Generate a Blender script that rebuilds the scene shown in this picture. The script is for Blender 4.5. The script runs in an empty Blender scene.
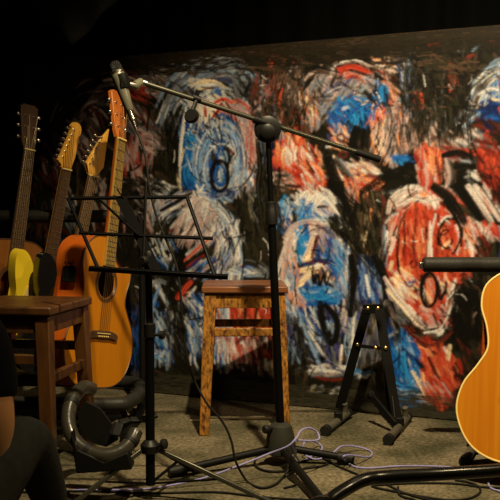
import bpy, bmesh, math, random
import numpy as np
from mathutils import Vector, Matrix, Euler
random.seed(3)
SC = bpy.context.scene; COL = SC.collection
# ------------------------------------------------------------ camera, world, lights, exposure
cam_d = bpy.data.cameras.new('camera'); cam_d.sensor_width = 36; cam_d.lens = 64.8; cam_d.clip_start = .05
cam_o = bpy.data.objects.new('camera', cam_d); COL.objects.link(cam_o)
cam_o.location = (0, 0, .76); cam_o.rotation_euler = (math.pi/2-math.atan(35/900), 0, 0); SC.camera = cam_o
w = bpy.data.worlds.new('dim_room'); SC.world = w; w.use_nodes = True
w.node_tree.nodes['Background'].inputs[0].default_value = (1, .8, .5, 1); w.node_tree.nodes['Background'].inputs[1].default_value = .0012
def spot(name, loc, aim, power, col, size, blend, rad):
    l = bpy.data.lights.new(name, 'SPOT'); l.energy = power; l.color = col; l.spot_size = math.radians(size); l.spot_blend = blend; l.shadow_soft_size = rad
    o = bpy.data.objects.new(name, l); COL.objects.link(o); o.location = loc
    o.rotation_euler = (Vector(aim)-Vector(loc)).to_track_quat('-Z', 'Y').to_euler(); return o
spot('stage_spot_main', (.22, 1.55, 2.85), (.62, 3.10, .08), 650, (1, .80, .49), 79, 1.0, .035)
spot('stage_spot_side', (1.75, 1.3, 2.3), (.15, 2.55, .1), 95, (1, .77, .44), 74, 1.0, .05)
SC.view_settings.view_transform = 'Standard'; SC.view_settings.look = 'None'; SC.view_settings.gamma = 1; SC.view_settings.use_curve_mapping = False
SC.view_settings.exposure = 0
# ------------------------------------------------------------ materials
def mat(name, col, rough=.6, metal=0, nodes=None, spec=.5, coat=0, sub=None, bump=None, col2=None, nscale=20, ndet=4, contrast=.5, stretch=(1,1,1), coords='Object'):
    """principled material; col2 mixes in through noise (stretch gives grain), bump = (scale, strength)"""
    m = bpy.data.materials.new(name); m.use_nodes = True; nt = m.node_tree; b = nt.nodes['Principled BSDF']
    b.inputs['Base Color'].default_value = (*col, 1); b.inputs['Roughness'].default_value = rough; b.inputs['Metallic'].default_value = metal
    b.inputs['Specular IOR Level'].default_value = spec; b.inputs['Coat Weight'].default_value = coat; b.inputs['Coat Roughness'].default_value = .12
    if sub: b.inputs['Subsurface Weight'].default_value = sub; b.inputs['Subsurface Radius'].default_value = (.02, .008, .004)
    tc = nt.nodes.new('ShaderNodeTexCoord'); mp = nt.nodes.new('ShaderNodeMapping'); mp.inputs['Scale'].default_value = stretch
    nt.links.new(tc.outputs[coords], mp.inputs[0])
    if col2:
        n = nt.nodes.new('ShaderNodeTexNoise'); n.inputs['Scale'].default_value = nscale; n.inputs['Detail'].default_value = ndet; n.inputs['Roughness'].default_value = .65
        r = nt.nodes.new('ShaderNodeValToRGB'); r.color_ramp.elements[0].position = .5-contrast/2; r.color_ramp.elements[1].position = .5+contrast/2
        r.color_ramp.elements[0].color = (*col, 1); r.color_ramp.elements[1].color = (*col2, 1)
        nt.links.new(mp.outputs[0], n.inputs['Vector']); nt.links.new(n.outputs['Fac'], r.inputs[0]); nt.links.new(r.outputs[0], b.inputs['Base Color'])
    if bump:
        n2 = nt.nodes.new('ShaderNodeTexNoise'); n2.inputs['Scale'].default_value = bump[0]; n2.inputs['Detail'].default_value = 5
        bp = nt.nodes.new('ShaderNodeBump'); bp.inputs['Strength'].default_value = bump[1]; bp.inputs['Distance'].default_value = .004
        nt.links.new(mp.outputs[0], n2.inputs['Vector']); nt.links.new(n2.outputs['Fac'], bp.inputs['Height']); nt.links.new(bp.outputs[0], b.inputs['Normal'])
    return m
M = dict(
 black_metal=mat('black_metal', (.0025,.0025,.0025), .45, 0, spec=.06),
 satin_black=mat('satin_black', (.004,.004,.0035), .5, 0, spec=.12),
 arm=mat('dark_polished_tube', (.06,.058,.04), .34, .6), chrome=mat('aged_chrome', (.55,.52,.45), .28, 1), steel=mat('dull_steel', (.35,.33,.28), .35, 1), brass=mat('brass_rivet', (.75,.55,.22), .35, 1),
 stand_grey=mat('scuffed_grey_tube', (.075,.068,.046), .55, col2=(.045,.04,.028), nscale=40), foam=mat('foam_rubber', (.014,.014,.011), .5, bump=(160,.25), col2=(.020,.019,.015), nscale=30, spec=.2), rubber=mat('rubber', (.008,.008,.007), .55, spec=.2),
 plastic=mat('black_plastic', (.006,.006,.005), .45, spec=.2), grey_plastic=mat('grey_green_plastic', (.020,.021,.015), .42, bump=(200,.08), spec=.3),
 mic=mat('mic_charcoal', (.13,.125,.085), .33, 0, spec=.8), grille=mat('mic_grille', (.03,.03,.028), .4, .8, bump=(900,.9)),
 worn=mat('worn_varnished_wood', (.40,.175,.024), .5, col2=(.04,.011,.002), nscale=95, ndet=9, contrast=.30, stretch=(1,1,.45), bump=(60,.35), spec=.35),
 worn_seat=mat('red_brown_seat_wood', (.11,.035,.014), .33, col2=(.21,.085,.03), nscale=12, ndet=6, contrast=.5, stretch=(.3,2,1), bump=(50,.15)),
 dark=mat('dark_brown_wood', (.028,.011,.003), .36, col2=(.10,.040,.010), nscale=26, ndet=7, contrast=.45, stretch=(1,1,.2), bump=(40,.25)),
 spruce=mat('amber_spruce', (.50,.19,.006), .36, col2=(.42,.14,.004), nscale=9, ndet=3, contrast=.8, stretch=(14,1,.35), spec=.25),
 spruce2=mat('honey_spruce', (.46,.175,.006), .36, col2=(.34,.095,.004), nscale=7, ndet=3, contrast=.7, stretch=(12,1,.3), spec=.22),
 tan=mat('tan_spruce', (.26,.10,.018), .35, col2=(.2,.07,.012), nscale=9, ndet=3, contrast=.8, stretch=(14,1,.3)),
 mahog=mat('orange_mahogany', (.44,.10,.008), .3, col2=(.30,.055,.005), nscale=8, ndet=4, contrast=.7, stretch=(2,2,.6), coat=.08),
 maple=mat('maple', (.78,.42,.06), .35, col2=(.64,.31,.035), nscale=10, stretch=(4,4,.4)), orange_head=mat('orange_headstock', (.56,.17,.02), .35, col2=(.42,.11,.014), nscale=12, stretch=(6,1,.5)),
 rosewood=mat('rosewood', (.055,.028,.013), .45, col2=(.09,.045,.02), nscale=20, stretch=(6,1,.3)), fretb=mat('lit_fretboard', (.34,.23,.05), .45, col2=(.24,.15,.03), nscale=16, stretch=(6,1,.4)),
 yellow=mat('yellow_lacquer', (.90,.66,.03), .22, coat=.4), blk_lac=mat('black_lacquer', (.008,.008,.008), .15, coat=.4), cream=mat('cream_binding', (.72,.55,.2), .4),
 dark_in=mat('dark_inside', (.02,.012,.006), .8), carpet=None, string=mat('string_steel', (.5,.42,.25), .35, 1),
 cable=mat('black_cable', (.008,.008,.006), .6, spec=.15), curtain=mat('black_curtain', (.002,.002,.0016), .95, spec=.02, bump=(30,.2)), wallp=mat('black_painted_wall', (.004,.0035,.003), .9, spec=.05, bump=(20,.2)),
 brownpost=mat('dark_brown_post', (.022,.012,.005), .8, col2=(.012,.006,.003), nscale=8), cloth=mat('charcoal_trouser_cloth', (.013,.0135,.010), .9, col2=(.006,.006,.005), nscale=26, bump=(90,.4), spec=.15),
 tshirt=mat('black_shirt_cloth', (.004,.004,.004), .9, spec=.1, bump=(60,.3)), skin=mat('skin', (.58,.28,.11), .5, sub=.05), hair=mat('dark_hair', (.012,.008,.005), .5, bump=(150,.6)),
 banner=mat('dark_grey_cloth', (.007,.008,.006), .9, bump=(20,.3)), white=mat('white_print', (.6,.58,.5), .6), silver=mat('brushed_silver_trim', (.30,.29,.22), .4, .8), tolex=mat('black_tolex', (.004,.004,.004), .7, bump=(400,.4), spec=.2),
 pick=mat('dark_pickguard', (.02,.01,.006), .25), floor_light=mat('pale_floor_light', (.30,.23,.13), .6, col2=(.2,.15,.08), nscale=30))
def braid():
    m = bpy.data.materials.new('violet_white_braid'); m.use_nodes = True; nt = m.node_tree; b = nt.nodes['Principled BSDF']; b.inputs['Roughness'].default_value = .7
    tc = nt.nodes.new('ShaderNodeTexCoord'); wv = nt.nodes.new('ShaderNodeTexWave'); wv.wave_type = 'BANDS'; wv.bands_direction = 'DIAGONAL'; wv.inputs['Scale'].default_value = 110
    wv.inputs['Distortion'].default_value = 1.5
    r = nt.nodes.new('ShaderNodeValToRGB'); r.color_ramp.interpolation = 'LINEAR'; e = r.color_ramp.elements
    e[0].position = .3; e[0].color = (.05,.04,.20,1); e[1].position = .66; e[1].color = (.36,.34,.58,1)
    nt.links.new(tc.outputs['Object'], wv.inputs['Vector']); nt.links.new(wv.outputs['Fac'], r.inputs[0]); nt.links.new(r.outputs[0], b.inputs['Base Color']); return m
M['braid'] = braid()
def carpet():
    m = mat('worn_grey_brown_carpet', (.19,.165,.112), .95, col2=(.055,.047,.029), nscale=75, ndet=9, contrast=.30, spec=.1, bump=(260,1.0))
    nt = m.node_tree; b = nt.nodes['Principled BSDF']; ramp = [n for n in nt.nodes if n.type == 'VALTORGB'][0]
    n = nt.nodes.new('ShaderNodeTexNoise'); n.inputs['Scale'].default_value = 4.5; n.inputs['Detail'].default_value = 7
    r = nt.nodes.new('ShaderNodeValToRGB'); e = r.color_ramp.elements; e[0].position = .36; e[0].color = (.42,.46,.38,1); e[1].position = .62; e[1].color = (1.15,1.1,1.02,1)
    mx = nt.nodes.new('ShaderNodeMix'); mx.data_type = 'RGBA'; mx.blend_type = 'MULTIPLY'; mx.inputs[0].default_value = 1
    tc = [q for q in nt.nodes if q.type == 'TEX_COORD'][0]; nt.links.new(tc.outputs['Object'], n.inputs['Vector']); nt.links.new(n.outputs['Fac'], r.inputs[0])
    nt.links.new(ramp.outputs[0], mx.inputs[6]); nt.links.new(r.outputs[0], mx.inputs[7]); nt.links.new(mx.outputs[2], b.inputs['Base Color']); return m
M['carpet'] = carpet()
# ------------------------------------------------------------ geometry helpers
V = Vector
TH_ = math.atan(35/900.)
def P(px, py, d):
    u, v = (px-250)/900., (250-py)/900.
    return V((u*d, d*(math.cos(TH_)+v*math.sin(TH_)), .76+d*(-math.sin(TH_)+v*math.cos(TH_))))
def G(px, py, z=0.):
    a = P(px, py, 1.)-V((0,0,.76)); t = (z-.76)/a.z; return V((a.x*t, a.y*t, z))
def catmull(pts, per=6, closed=False):
    pts = [V(p) for p in pts]; n = len(pts); out = []
    rng = range(n) if closed else range(n-1)
    for i in rng:
        if closed: a, b, c, d = pts[i-1], pts[i], pts[(i+1)%n], pts[(i+2)%n]
        else: b, c = pts[i], pts[i+1]; a = pts[i-1] if i else b*2-c; d = pts[i+2] if i+2 < n else c*2-b
        for k in range(per):
            t = k/per; out.append(.5*((2*b)+(c-a)*t+(2*a-5*b+4*c-d)*t*t+(-a+3*b-3*c+d)*t**3))
    if not closed: out.append(pts[-1])
    return out
class MB:
    def __init__(s): s.v = []; s.f = []; s.m = []; s.mi = 0
    def add(s, vs, fs):
        o = len(s.v); s.v += [tuple(q) for q in vs]; s.f += [tuple(i+o for i in f) for f in fs]; s.m += [s.mi]*len(fs); return s
    def box(s, c, size, rot=None):
        c = V(c); x, y, z = [q/2 for q in size]; R = rot or Matrix.Identity(3)
        vs = [c+R@V((i*x, j*y, k*z)) for i in (-1,1) for j in (-1,1) for k in (-1,1)]
        return s.add(vs, [(0,1,3,2),(4,6,7,5),(0,4,5,1),(2,3,7,6),(0,2,6,4),(1,5,7,3)])
    def bar(s, a, b, w, h, up=(0,0,1), w2=None, h2=None):
        """rectangular bar from a to b, w across, h along 'up'"""
        a, b = V(a), V(b); d = (b-a).normalized(); sd = d.cross(V(up)).normalized(); u = sd.cross(d)
        vs = []
        for p, ww, hh in ((a, w, h), (b, w2 or w, h2 or h)):
            for i, j in ((-1,-1),(1,-1),(1,1),(-1,1)): vs.append(p+sd*ww/2*i+u*hh/2*j)
        return s.add(vs, [(3,2,1,0),(4,5,6,7),(0,1,5,4),(1,2,6,5),(2,3,7,6),(3,0,4,7)])
    def tube(s, pts, r, seg=12, closed=False, cap=True):
        pts = [V(p) for p in pts]; n = len(pts); rs = r if isinstance(r, (list, tuple)) else [r]*n
        T = []
        for i in range(n):
            if closed: t = pts[(i+1)%n]-pts[i-1]
            else: t = pts[min(i+1,n-1)]-pts[max(i-1,0)]
            T.append(t.normalized() if t.length > 1e-9 else V((0,0,1)))
        up = V((0,0,1)) if abs(T[0].z) < .9 else V((1,0,0)); N = (up-T[0]*up.dot(T[0])).normalized()
        vs = []
        for i in range(n):
            N = (N-T[i]*N.dot(T[i])); N = N.normalized() if N.length > 1e-6 else T[i].orthogonal().normalized(); B = T[i].cross(N)
            for k in range(seg):
                a = 2*math.pi*k/seg; vs.append(pts[i]+(N*math.cos(a)+B*math.sin(a))*rs[i])
        fs = []
        for i in range(n if closed else n-1):
            j = (i+1)%n
            for k in range(seg): l = (k+1)%seg; fs.append((i*seg+k, i*seg+l, j*seg+l, j*seg+k))
        if cap and not closed: fs.append(tuple(range(seg-1,-1,-1))); fs.append(tuple((n-1)*seg+k for k in range(seg)))
        return s.add(vs, fs)
    def lathe(s, prof, o=(0,0,0), axis=(0,0,1), seg=24):
        """prof = [(radius, height along axis)]"""
        ax = V(axis).normalized(); n = ax.orthogonal().normalized(); b = ax.cross(n); o = V(o); vs = []
        for r, h in prof:
            for k in range(seg): a = 2*math.pi*k/seg; vs.append(o+ax*h+(n*math.cos(a)+b*math.sin(a))*max(r, 1e-5))
        m = len(prof); fs = [(i*seg+k, i*seg+(k+1)%seg, (i+1)*seg+(k+1)%seg, (i+1)*seg+k) for i in range(m-1) for k in range(seg)]
        fs.append(tuple(range(seg-1,-1,-1))); fs.append(tuple((m-1)*seg+k for k in range(seg)))
        return s.add(vs, fs)
    def prism(s, pts, y0, y1, fn=None):
        """2D outline (x, z) extruded from y0 (front) to y1; fn maps the local point"""
        fn = fn or (lambda x, y, z: V((x, y, z))); n = len(pts)
        vs = [fn(x, y0, z) for x, z in pts]+[fn(x, y1, z) for x, z in pts]
        bm = bmesh.new(); lv = [bm.verts.new((x, 0, z)) for x, z in pts]; f = bm.faces.new(lv); tri = bmesh.ops.triangulate(bm, faces=[f])['faces']
        bm.verts.index_update(); T = [tuple(v.index for v in q.verts) for q in bm.faces]; bm.free()
        fs = [(i, (i+1)%n, (i+1)%n+n, i+n) for i in range(n)]+T+[tuple(i+n for i in reversed(t)) for t in T]
        return s.add(vs, fs)
def obj(name, mb, m, parent=None, world=False, bevel=0, smooth=True, ang=.65):
    me = bpy.data.meshes.new(name); vs = mb.v
    if world and parent is not None: L = parent.location; vs = [(x-L.x, y-L.y, z-L.z) for x, y, z in vs]
    me.from_pydata(vs, [], mb.f); ms = m if isinstance(m, (list, tuple)) else [m]
    for q in ms: me.materials.append(q)
    if any(mb.m): me.polygons.foreach_set('material_index', mb.m)
    bm = bmesh.new(); bm.from_mesh(me); bmesh.ops.recalc_face_normals(bm, faces=bm.faces); bm.to_mesh(me); bm.free()
    if smooth:
        me.polygons.foreach_set('use_smooth', [True]*len(me.polygons)); me.set_sharp_from_angle(angle=ang)
    o = bpy.data.objects.new(name, me); COL.objects.link(o)
    if parent is not None: o.parent = parent
    if bevel:
        b = o.modifiers.new('bevel', 'BEVEL'); b.width = bevel; b.segments = 2; b.limit_method = 'ANGLE'; b.angle_limit = .6
    return o
def tag(o, label, cat, group=None, kind=None):
    o['label'] = label; o['category'] = cat
    if group: o['group'] = group
    if kind: o['kind'] = kind
    return o
def thing(name, label, cat, loc=(0,0,0), rot=(0,0,0), group=None):
    o = bpy.data.objects.new(name, None); COL.objects.link(o); o.location = loc; o.rotation_euler = rot; o.empty_display_size = .05
    return tag(o, label, cat, group)
def struct(name, mb, m, **k):
    o = obj(name, mb, m, **k); o['kind'] = 'structure'; return o
# ------------------------------------------------------------ the room
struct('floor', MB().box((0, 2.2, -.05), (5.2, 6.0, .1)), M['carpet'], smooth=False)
struct('ceiling', MB().box((0, 2.2, 3.15), (5.2, 6.0, .1)), M['wallp'], smooth=False)
struct('wall_left', MB().box((-2.55, 2.2, 1.55), (.1, 6.0, 3.1)), M['wallp'], smooth=False)
struct('wall_right', MB().box((2.55, 2.2, 1.55), (.1, 6.0, 3.1)), M['wallp'], smooth=False)
struct('wall_back', MB().box((0, 5.15, 1.55), (5.2, .1, 3.1)), M['wallp'], smooth=False)
def curtain():
    mb = MB(); n = 300; x0, x1 = -1.9, 2.0; vs = []
    for j, z in enumerate((.02, .7, 1.5, 2.3, 3.0)):
        for i in range(n+1):
            x = x0+(x1-x0)*i/n; y = 3.632-.447*x+.17+.022*math.sin(x*42+.6*math.sin(x*9)+j*.25)+.012*math.sin(x*17+j*.4)
            vs.append((x, y, z))
    m = n+1; fs = [(j*m+i, j*m+i+1, (j+1)*m+i+1, (j+1)*m+i) for j in range(4) for i in range(n)]
    mb.add(vs, fs); o = obj('curtain', mb, M['curtain'], ang=3); s = o.modifiers.new('thick', 'SOLIDIFY'); s.thickness = .006
    tag(o, 'black pleated curtain hanging behind and above the painted board', 'curtain')
curtain()
struct('trim_1', MB().box((-1.135, 3.97, 1.4), (.05, .05, 2.8)), M['brownpost'], bevel=.004)
# ---------------------------------------------------------------- the mural's brushwork (albedo of paint plus some painted light falloff, computed stroke by stroke)
PX0, PXK = 3.632, 0.447            # board plane:  y = PX0 - PXK * x   (in camera-forward coordinates)
F, H, TH = 900.0, 0.76, math.atan(35/900.0)
def ray(px, py):
    u = (px-250)/F; v = (250-py)/F
    return np.array([u, math.cos(TH)+v*math.sin(TH), -math.sin(TH)+v*math.cos(TH)])
BX0 = -1.04
BLEN = 2.46; BH = 1.435
CB = math.cos(math.atan(PXK))
STEP = 0.0026
NW, NH = int(BLEN/STEP), int(BH/STEP)
def to_board(px, py):
    r = ray(px, py); t = PX0/(r[1]+PXK*r[0]); x = r[0]*t; z = H+r[2]*t
    return ((x-BX0)/CB/STEP, z/STEP)
prng = np.random.RandomState(7)
canvas = np.zeros((NH+1, NW+1, 3)); canvas[:] = (0.012, 0.011, 0.007)
C_ = dict(k=(.006,.0055,.004), o=(.026,.024,.014), w=(.60,.59,.57), c=(.72,.58,.38), p=(.36,.23,.22), P=(.46,.35,.33), r=(.33,.028,.015),
          R=(.47,.075,.036), m=(.13,.022,.014), b=(.012,.095,.34), B=(.025,.23,.52), n=(.006,.018,.09), g=(.12,.125,.14), G=(.22,.245,.285),
          l=(.22,.34,.50), v=(.06,.06,.19), t=(.09,.055,.035), O=(.64,.27,.13), y=(.20,.17,.11))
def spline(pts, n):
    pts = np.array(pts, float)
    if len(pts) == 2: pts = np.array([pts[0], (pts[0]+pts[1])/2, pts[1]])
    e = np.vstack([2*pts[0]-pts[1], pts, 2*pts[-1]-pts[-2]])
    out = []; m = len(pts)-1
    per = max(2, int(n/m))
    for i in range(m):
        t = np.linspace(0, 1, per, endpoint=False)[:, None]
        a, b, c, d = e[i], e[i+1], e[i+2], e[i+3]
        out.append(.5*((2*b)+(-a+c)*t+(2*a-5*b+4*c-d)*t*t+(-a+3*b-3*c+d)*t**3))
    out.append(pts[-1:]); return np.vstack(out)
def stroke(pts, w, col, dry=.3, alpha=.95, jit=.42, mix=None):
    """pts in photo pixels, w in photo pixels; col is a palette letter; mix a second letter streaked in"""
    q = np.array([to_board(*p) for p in pts]); ww = w*1.25
    L = np.sum(np.hypot(*np.diff(q, axis=0).T))
    s = spline(q, max(6, L*1.5)); n = len(s)
    d = np.gradient(s, axis=0); d /= (np.hypot(d[:,0], d[:,1])[:,None]+1e-9)
    nr = np.stack([-d[:,1], d[:,0]], 1)
    m = max(2, int(ww*1.6)); off = np.linspace(-.5, .5, m)
    br = prng.rand(m); br = .6*br+.2*np.roll(br,1)+.2*np.roll(br,-1)
    cb = np.tile(np.array(C_[col]), (m,1))
    if mix:
        s2 = prng.rand(m); s2 = (s2+np.roll(s2,1)+np.roll(s2,2))/3
        cb = np.where((s2 > .48)[:,None], np.array(C_[mix]), cb)
    cb = cb*(1+jit*(prng.rand(m,1)*2-1))
    prof = .55+.45*np.sin(np.linspace(.02, .98, n)*math.pi)**.5
    X = s[:,0][:,None]+nr[:,0][:,None]*off[None]*ww*prof[:,None]
    Y = s[:,1][:,None]+nr[:,1][:,None]*off[None]*ww*prof[:,None]
    tt = np.linspace(0,1,n)[:,None]
    A = alpha*np.clip((br[None]-dry*(.35+1.1*tt))*4+.9*(1-dry), 0, 1)
    A = A*(1-.25*np.abs(off[None]*2)**3)
    A = A*np.where(prng.rand(n,m) < dry*.25, .4, 1)
    xi = np.rint(X).astype(int).ravel(); yi = np.rint(Y).astype(int).ravel()
    ok = (xi>=0)&(xi<=NW)&(yi>=0)&(yi<=NH)
    xi, yi = xi[ok], yi[ok]; a = A.ravel()[ok][:,None]
    cc = np.broadcast_to(cb[None], (n,m,3)).reshape(-1,3)[ok]
    canvas[yi,xi] = canvas[yi,xi]*(1-a)+cc*a
def pick(pal): return pal[prng.randint(len(pal))]
def swirl(cx, cy, rx, ry, pal, n, w=(1.5,4), ln=(.3,.9), r=(.5,1.), a=(0,360), dry=.4, alpha=.85, dr=.08):
    """strokes running round an oval (angles clockwise from 3 o'clock in the picture)"""
    for _ in range(int(n*1.3)):
        k = prng.uniform(*r); t0 = math.radians(prng.uniform(*a)); l = prng.uniform(*ln); k2 = k+prng.uniform(-dr,dr)
        pts = [(cx+rx*(k+(k2-k)*i/3)*math.cos(t0+l*i/3), cy+ry*(k+(k2-k)*i/3)*math.sin(t0+l*i/3)) for i in range(4)]
        stroke(pts, prng.uniform(*w), pick(pal), dry, alpha, mix=pick(pal) if prng.rand()<.6 else None)
def hatch(x0, y0, x1, y1, pal, n, ang=90, w=(1.5,4), ln=(8,22), dry=.4, alpha=.85, wob=18, bend=2):
    for _ in range(int(n*1.3) if n > 1 else 1):
        x = prng.uniform(x0,x1); y = prng.uniform(y0,y1); t = math.radians(ang+prng.uniform(-wob,wob)); l = prng.uniform(*ln)/2
        dx, dy = math.cos(t)*l, math.sin(t)*l; b = prng.uniform(-bend,bend)
        stroke([(x-dx,y-dy),(x-dy/l*b,y+dx/l*b),(x+dx,y+dy)], prng.uniform(*w), pick(pal), dry, alpha, mix=pick(pal) if prng.rand()<.6 else None)
def S(w, col, *p, dry=.3, mix=None, alpha=.95): stroke(list(zip(p[::2], p[1::2])), w, col, dry, alpha, mix=mix)
def ring(cx, cy, rx, ry, w, col, a0=0, a1=360, rot=0, **k):
    c, s_ = math.cos(math.radians(rot)), math.sin(math.radians(rot)); pts = []
    for i in range(13):
        t = math.radians(a0+(a1-a0)*i/12); x, y = rx*math.cos(t), ry*math.sin(t); pts.append((cx+x*c-y*s_, cy+x*s_+y*c))
    stroke(pts, w, col, **k)
def blob(cx, cy, rx, ry, pal, n, ang=90, w=(2,5), **k):
    for _ in range(int(n*1.35)):
        a = prng.rand()*6.28; q = prng.rand()**.5
        hatch(cx+rx*q*math.cos(a), cy+ry*q*math.sin(a), cx+rx*q*math.cos(a)+.1, cy+ry*q*math.sin(a)+.1, pal, 1, ang, w, **k)

# ground coat
hatch(20, 50, 560, 400, 'kkooot', 900, 60, (3,9), (15,50), .35, .7, 60, 6)
# far left, dim part of the mural
hatch(30, 110, 130, 380, 'kkommg', 120, 70, (2,6), (10,30), .5, .7, 40)
blob(66, 205, 12, 26, 'wPGg', 26, 75); blob(50, 165, 14, 20, 'mpt', 14, 60); blob(65, 262, 14, 26, 'nbgl', 20, 85)
blob(88, 130, 16, 24, 'gPtm', 30, 50); blob(95, 200, 12, 30, 'PGtp', 24, 80); blob(88, 165, 12, 18, 'mPk', 18, 60); blob(40, 220, 12, 40, 'mkt', 20)
swirl(110, 150, 70, 80, 'mtgkP', 70, (2,4), (.2,.6), (.5,1.), (180,300), .5, .7)
blob(140, 92, 22, 10, 'rmRm', 34, 15, (2,5)); blob(135, 85, 12, 10, 'mR', 10, 30)
blob(138, 160, 14, 26, 'RpmPp', 44, 85, (3,6)); blob(150, 140, 10, 12, 'Pgp', 18, 30)
swirl(170, 95, 40, 30, 'gGotwk', 60, (1.5,3.5), (.3,.9), (.4,1.1), (170,330), .45, .8)
blob(158, 86, 20, 10, 'gGPt', 26, 20); blob(160, 125, 16, 14, 'kotg', 24, 60); blob(137, 120, 12, 12, 'gmP', 14, 60)
# oval portrait one: blue head with white and red
swirl(216, 150, 68, 92, 'lGggnGw', 150, (1.5,3.5), (.35,1.0), (.72,1.02), (195,322), .45, .85)
swirl(216, 150, 64, 88, 'kkon', 70, (2,4), (.2,.7), (.62,1.0), (300,400), .4, .85)
swirl(218, 160, 58, 84, 'gGlwk', 50, (1.5,3), (.3,.8), (.62,.85), (200,330), .45, .85)
blob(247, 92, 12, 12, 'kog', 30, 60); S(5,'G',258,92,268,98,262,104,dry=.5)
blob(203, 86, 12, 5, 'wcw', 10, 5, (2,4)); S(3,'w',200,88,212,85,224,88); S(3,'c',198,90,216,90)
blob(213, 150, 32, 56, 'blnbw', 190, 82, (2,5)); blob(196, 150, 16, 48, 'bBbn', 120, 80, (3,6)); blob(192, 175, 12, 22, 'Bb', 30)
blob(212, 108, 18, 10, 'wcwP', 46, 20); blob(203,116, 8, 12, 'wcw', 20, 70)
blob(243, 150, 12, 46, 'PwpGl', 110, 86, (1.5,4)); blob(250, 155, 6, 40, 'pPr', 40, 86); blob(238,112,14,10,'PpRG',26,30)
swirl(220, 162, 26, 46, 'lGwlnb', 110, (1.2,2.6), (.4,1.3), (.5,1.05), (0,360), .4, .8)
S(4,'R',214,104,224,100,230,104); S(4,'r',222,104,218,112,214,118); S(3,'r',204,108,206,118); S(4,'R',246,106,250,112)
S(3,'r',238,100,248,108,mix='P')
S(4,'w',186,112,182,140,180,160,dry=.2); S(4,'w',184,150,178,175,181,192,mix='c'); S(3,'w',188,130,196,136); S(3,'w',186,148,194,150); S(2.5,'w',180,170,196,160,212,154,mix='l')
S(3,'n',190,120,196,132,188,140); S(4,'n',204,128,210,140); S(3,'k',196,124,202,136); S(3,'n',210,120,206,132)
hatch(185,118,215,145,'nBlw',30,100,(1.5,3),(5,10))
ring(220,177,8.5,15,5,'k',dry=.1); ring(220,177,11,18,2.5,'n',120,300); S(4,'l',220,168,221,184,dry=.3); S(2.5,'w',219,172,219,182)
ring(222,172,18,27,2,'w',160,330,dry=.4); ring(222,168,23,34,2,'l',170,340,dry=.4); ring(224,165,28,40,1.8,'w',180,350,dry=.5)
S(3,'m',230,150,234,156); S(2.5,'l',232,168,246,166,dry=.3); S(5,'k',257,145,260,170,258,186); S(4,'r',252,130,251,180,dry=.5,mix='P')
hatch(236,172,252,192,'wlPG',18,85,(2,4)); hatch(185,190,230,200,'nkvl',24,20,(2,4),(6,14)); S(3,'w',196,186,200,192,204,186)
# pale shoulder below it
swirl(192, 262, 50, 68, 'wGPlwG', 150, (2,4.5), (.25,.8), (.62,1.0), (225,385), .35, .85)
swirl(192, 262, 50, 68, 'nlwwG', 60, (1.5,3), (.25,.7), (.8,1.02), (280,400), .35, .85)
blob(196, 225, 22, 24, 'PwPGp', 90, 120, (2,5)); blob(150, 200, 14, 20, 'gPtk', 24, 60); blob(140, 225, 14, 20, 'mPtk', 20)
blob(158, 205, 12, 14, 'GwPl', 24, 110); S(5,'k',160,212,178,202,192,192,dry=.2,mix='o'); S(4,'k',168,222,180,210,186,204)
S(2.5,'b',206,196,216,192); S(3,'b',170,202,173,206); blob(162,188,10,6,'wGg',10,30)
S(5,'R',184,262,202,246,214,238,dry=.3,mix='P'); S(3,'r',186,268,204,256,dry=.3); S(4,'w',186,256,200,244,dry=.4); S(3,'m',168,232,174,230); S(3,'P',184,275,210,258,mix='w')
hatch(190,262,226,280,'nvlPb',30,140,(1.5,3.5)); hatch(214,225,236,288,'nlwPv',60,105,(1.5,3),(10,24)); S(2.5,'w',212,205,228,222,236,250,230,285,dry=.4)
hatch(148,240,175,270,'lwbwk',46,65,(1.5,3.5),(6,16)); ring(178,268,7,13,6,'k',dry=.1,rot=15); S(9,'k',182,258,178,272,170,288,dry=.1)
S(7,'r',176,300,184,290,192,282,dry=.2,mix='R'); S(6,'R',182,302,190,292,dry=.2); S(3,'w',186,300,196,288)
S(6,'w',153,282,160,292,168,306,dry=.2,mix='l'); S(5,'w',150,288,158,282,166,284,mix='G'); S(7,'b',152,296,158,308,dry=.2); S(5,'l',160,285,150,320,158,335,mix='b')
hatch(186,300,212,350,'wlnGbw',80,65,(1.5,3.5),(8,22)); hatch(146,310,172,362,'bnlwnl',80,80,(2,4),(8,20)); hatch(165,305,186,360,'kkog',40,75,(3,5))
S(4,'w',158,322,166,345,162,358,mix='l'); hatch(150,342,168,362,'Bblwn',26,30,(1.5,3),(5,12)); S(3,'w',160,318,166,330,mix='G'); hatch(125,300,140,380,'bnkvk',50,85)
hatch(190,330,204,365,'lnbwG',30,80)
# dark olive gap and streaks between the heads
blob(262, 235, 20, 40, 'okoo', 120, 80, (4,9)); blob(272, 105, 22, 38, 'tomopm', 120, 95, (1.5,3.5)); hatch(262,62,300,120,'mptogR',80,95,(1,2.5),(6,18)); blob(276,68,6,6,'Rm',8,80)
blob(250, 215, 10, 30, 'kokog', 36, 85); hatch(250,196,262,220,'kgoy',14,75,(1,2.5)); S(3,'l',256,196,262,204,250,215,dry=.6)
S(3,'G',228,274,240,268,252,270,dry=.2,mix='w'); blob(244,272,14,5,'lwGb',26,5,(1.5,3)); swirl(246,276,22,14,'gGok',18,(1,2),(.3,.7),(.9,1.1),(190,350)); S(2,'m',240,268,246,266)
blob(296,90,10,25,'gtPo',30,100,(1.5,3)); S(3,'R',297,112,298,120); blob(300,135,14,14,'tmko',24)
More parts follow.
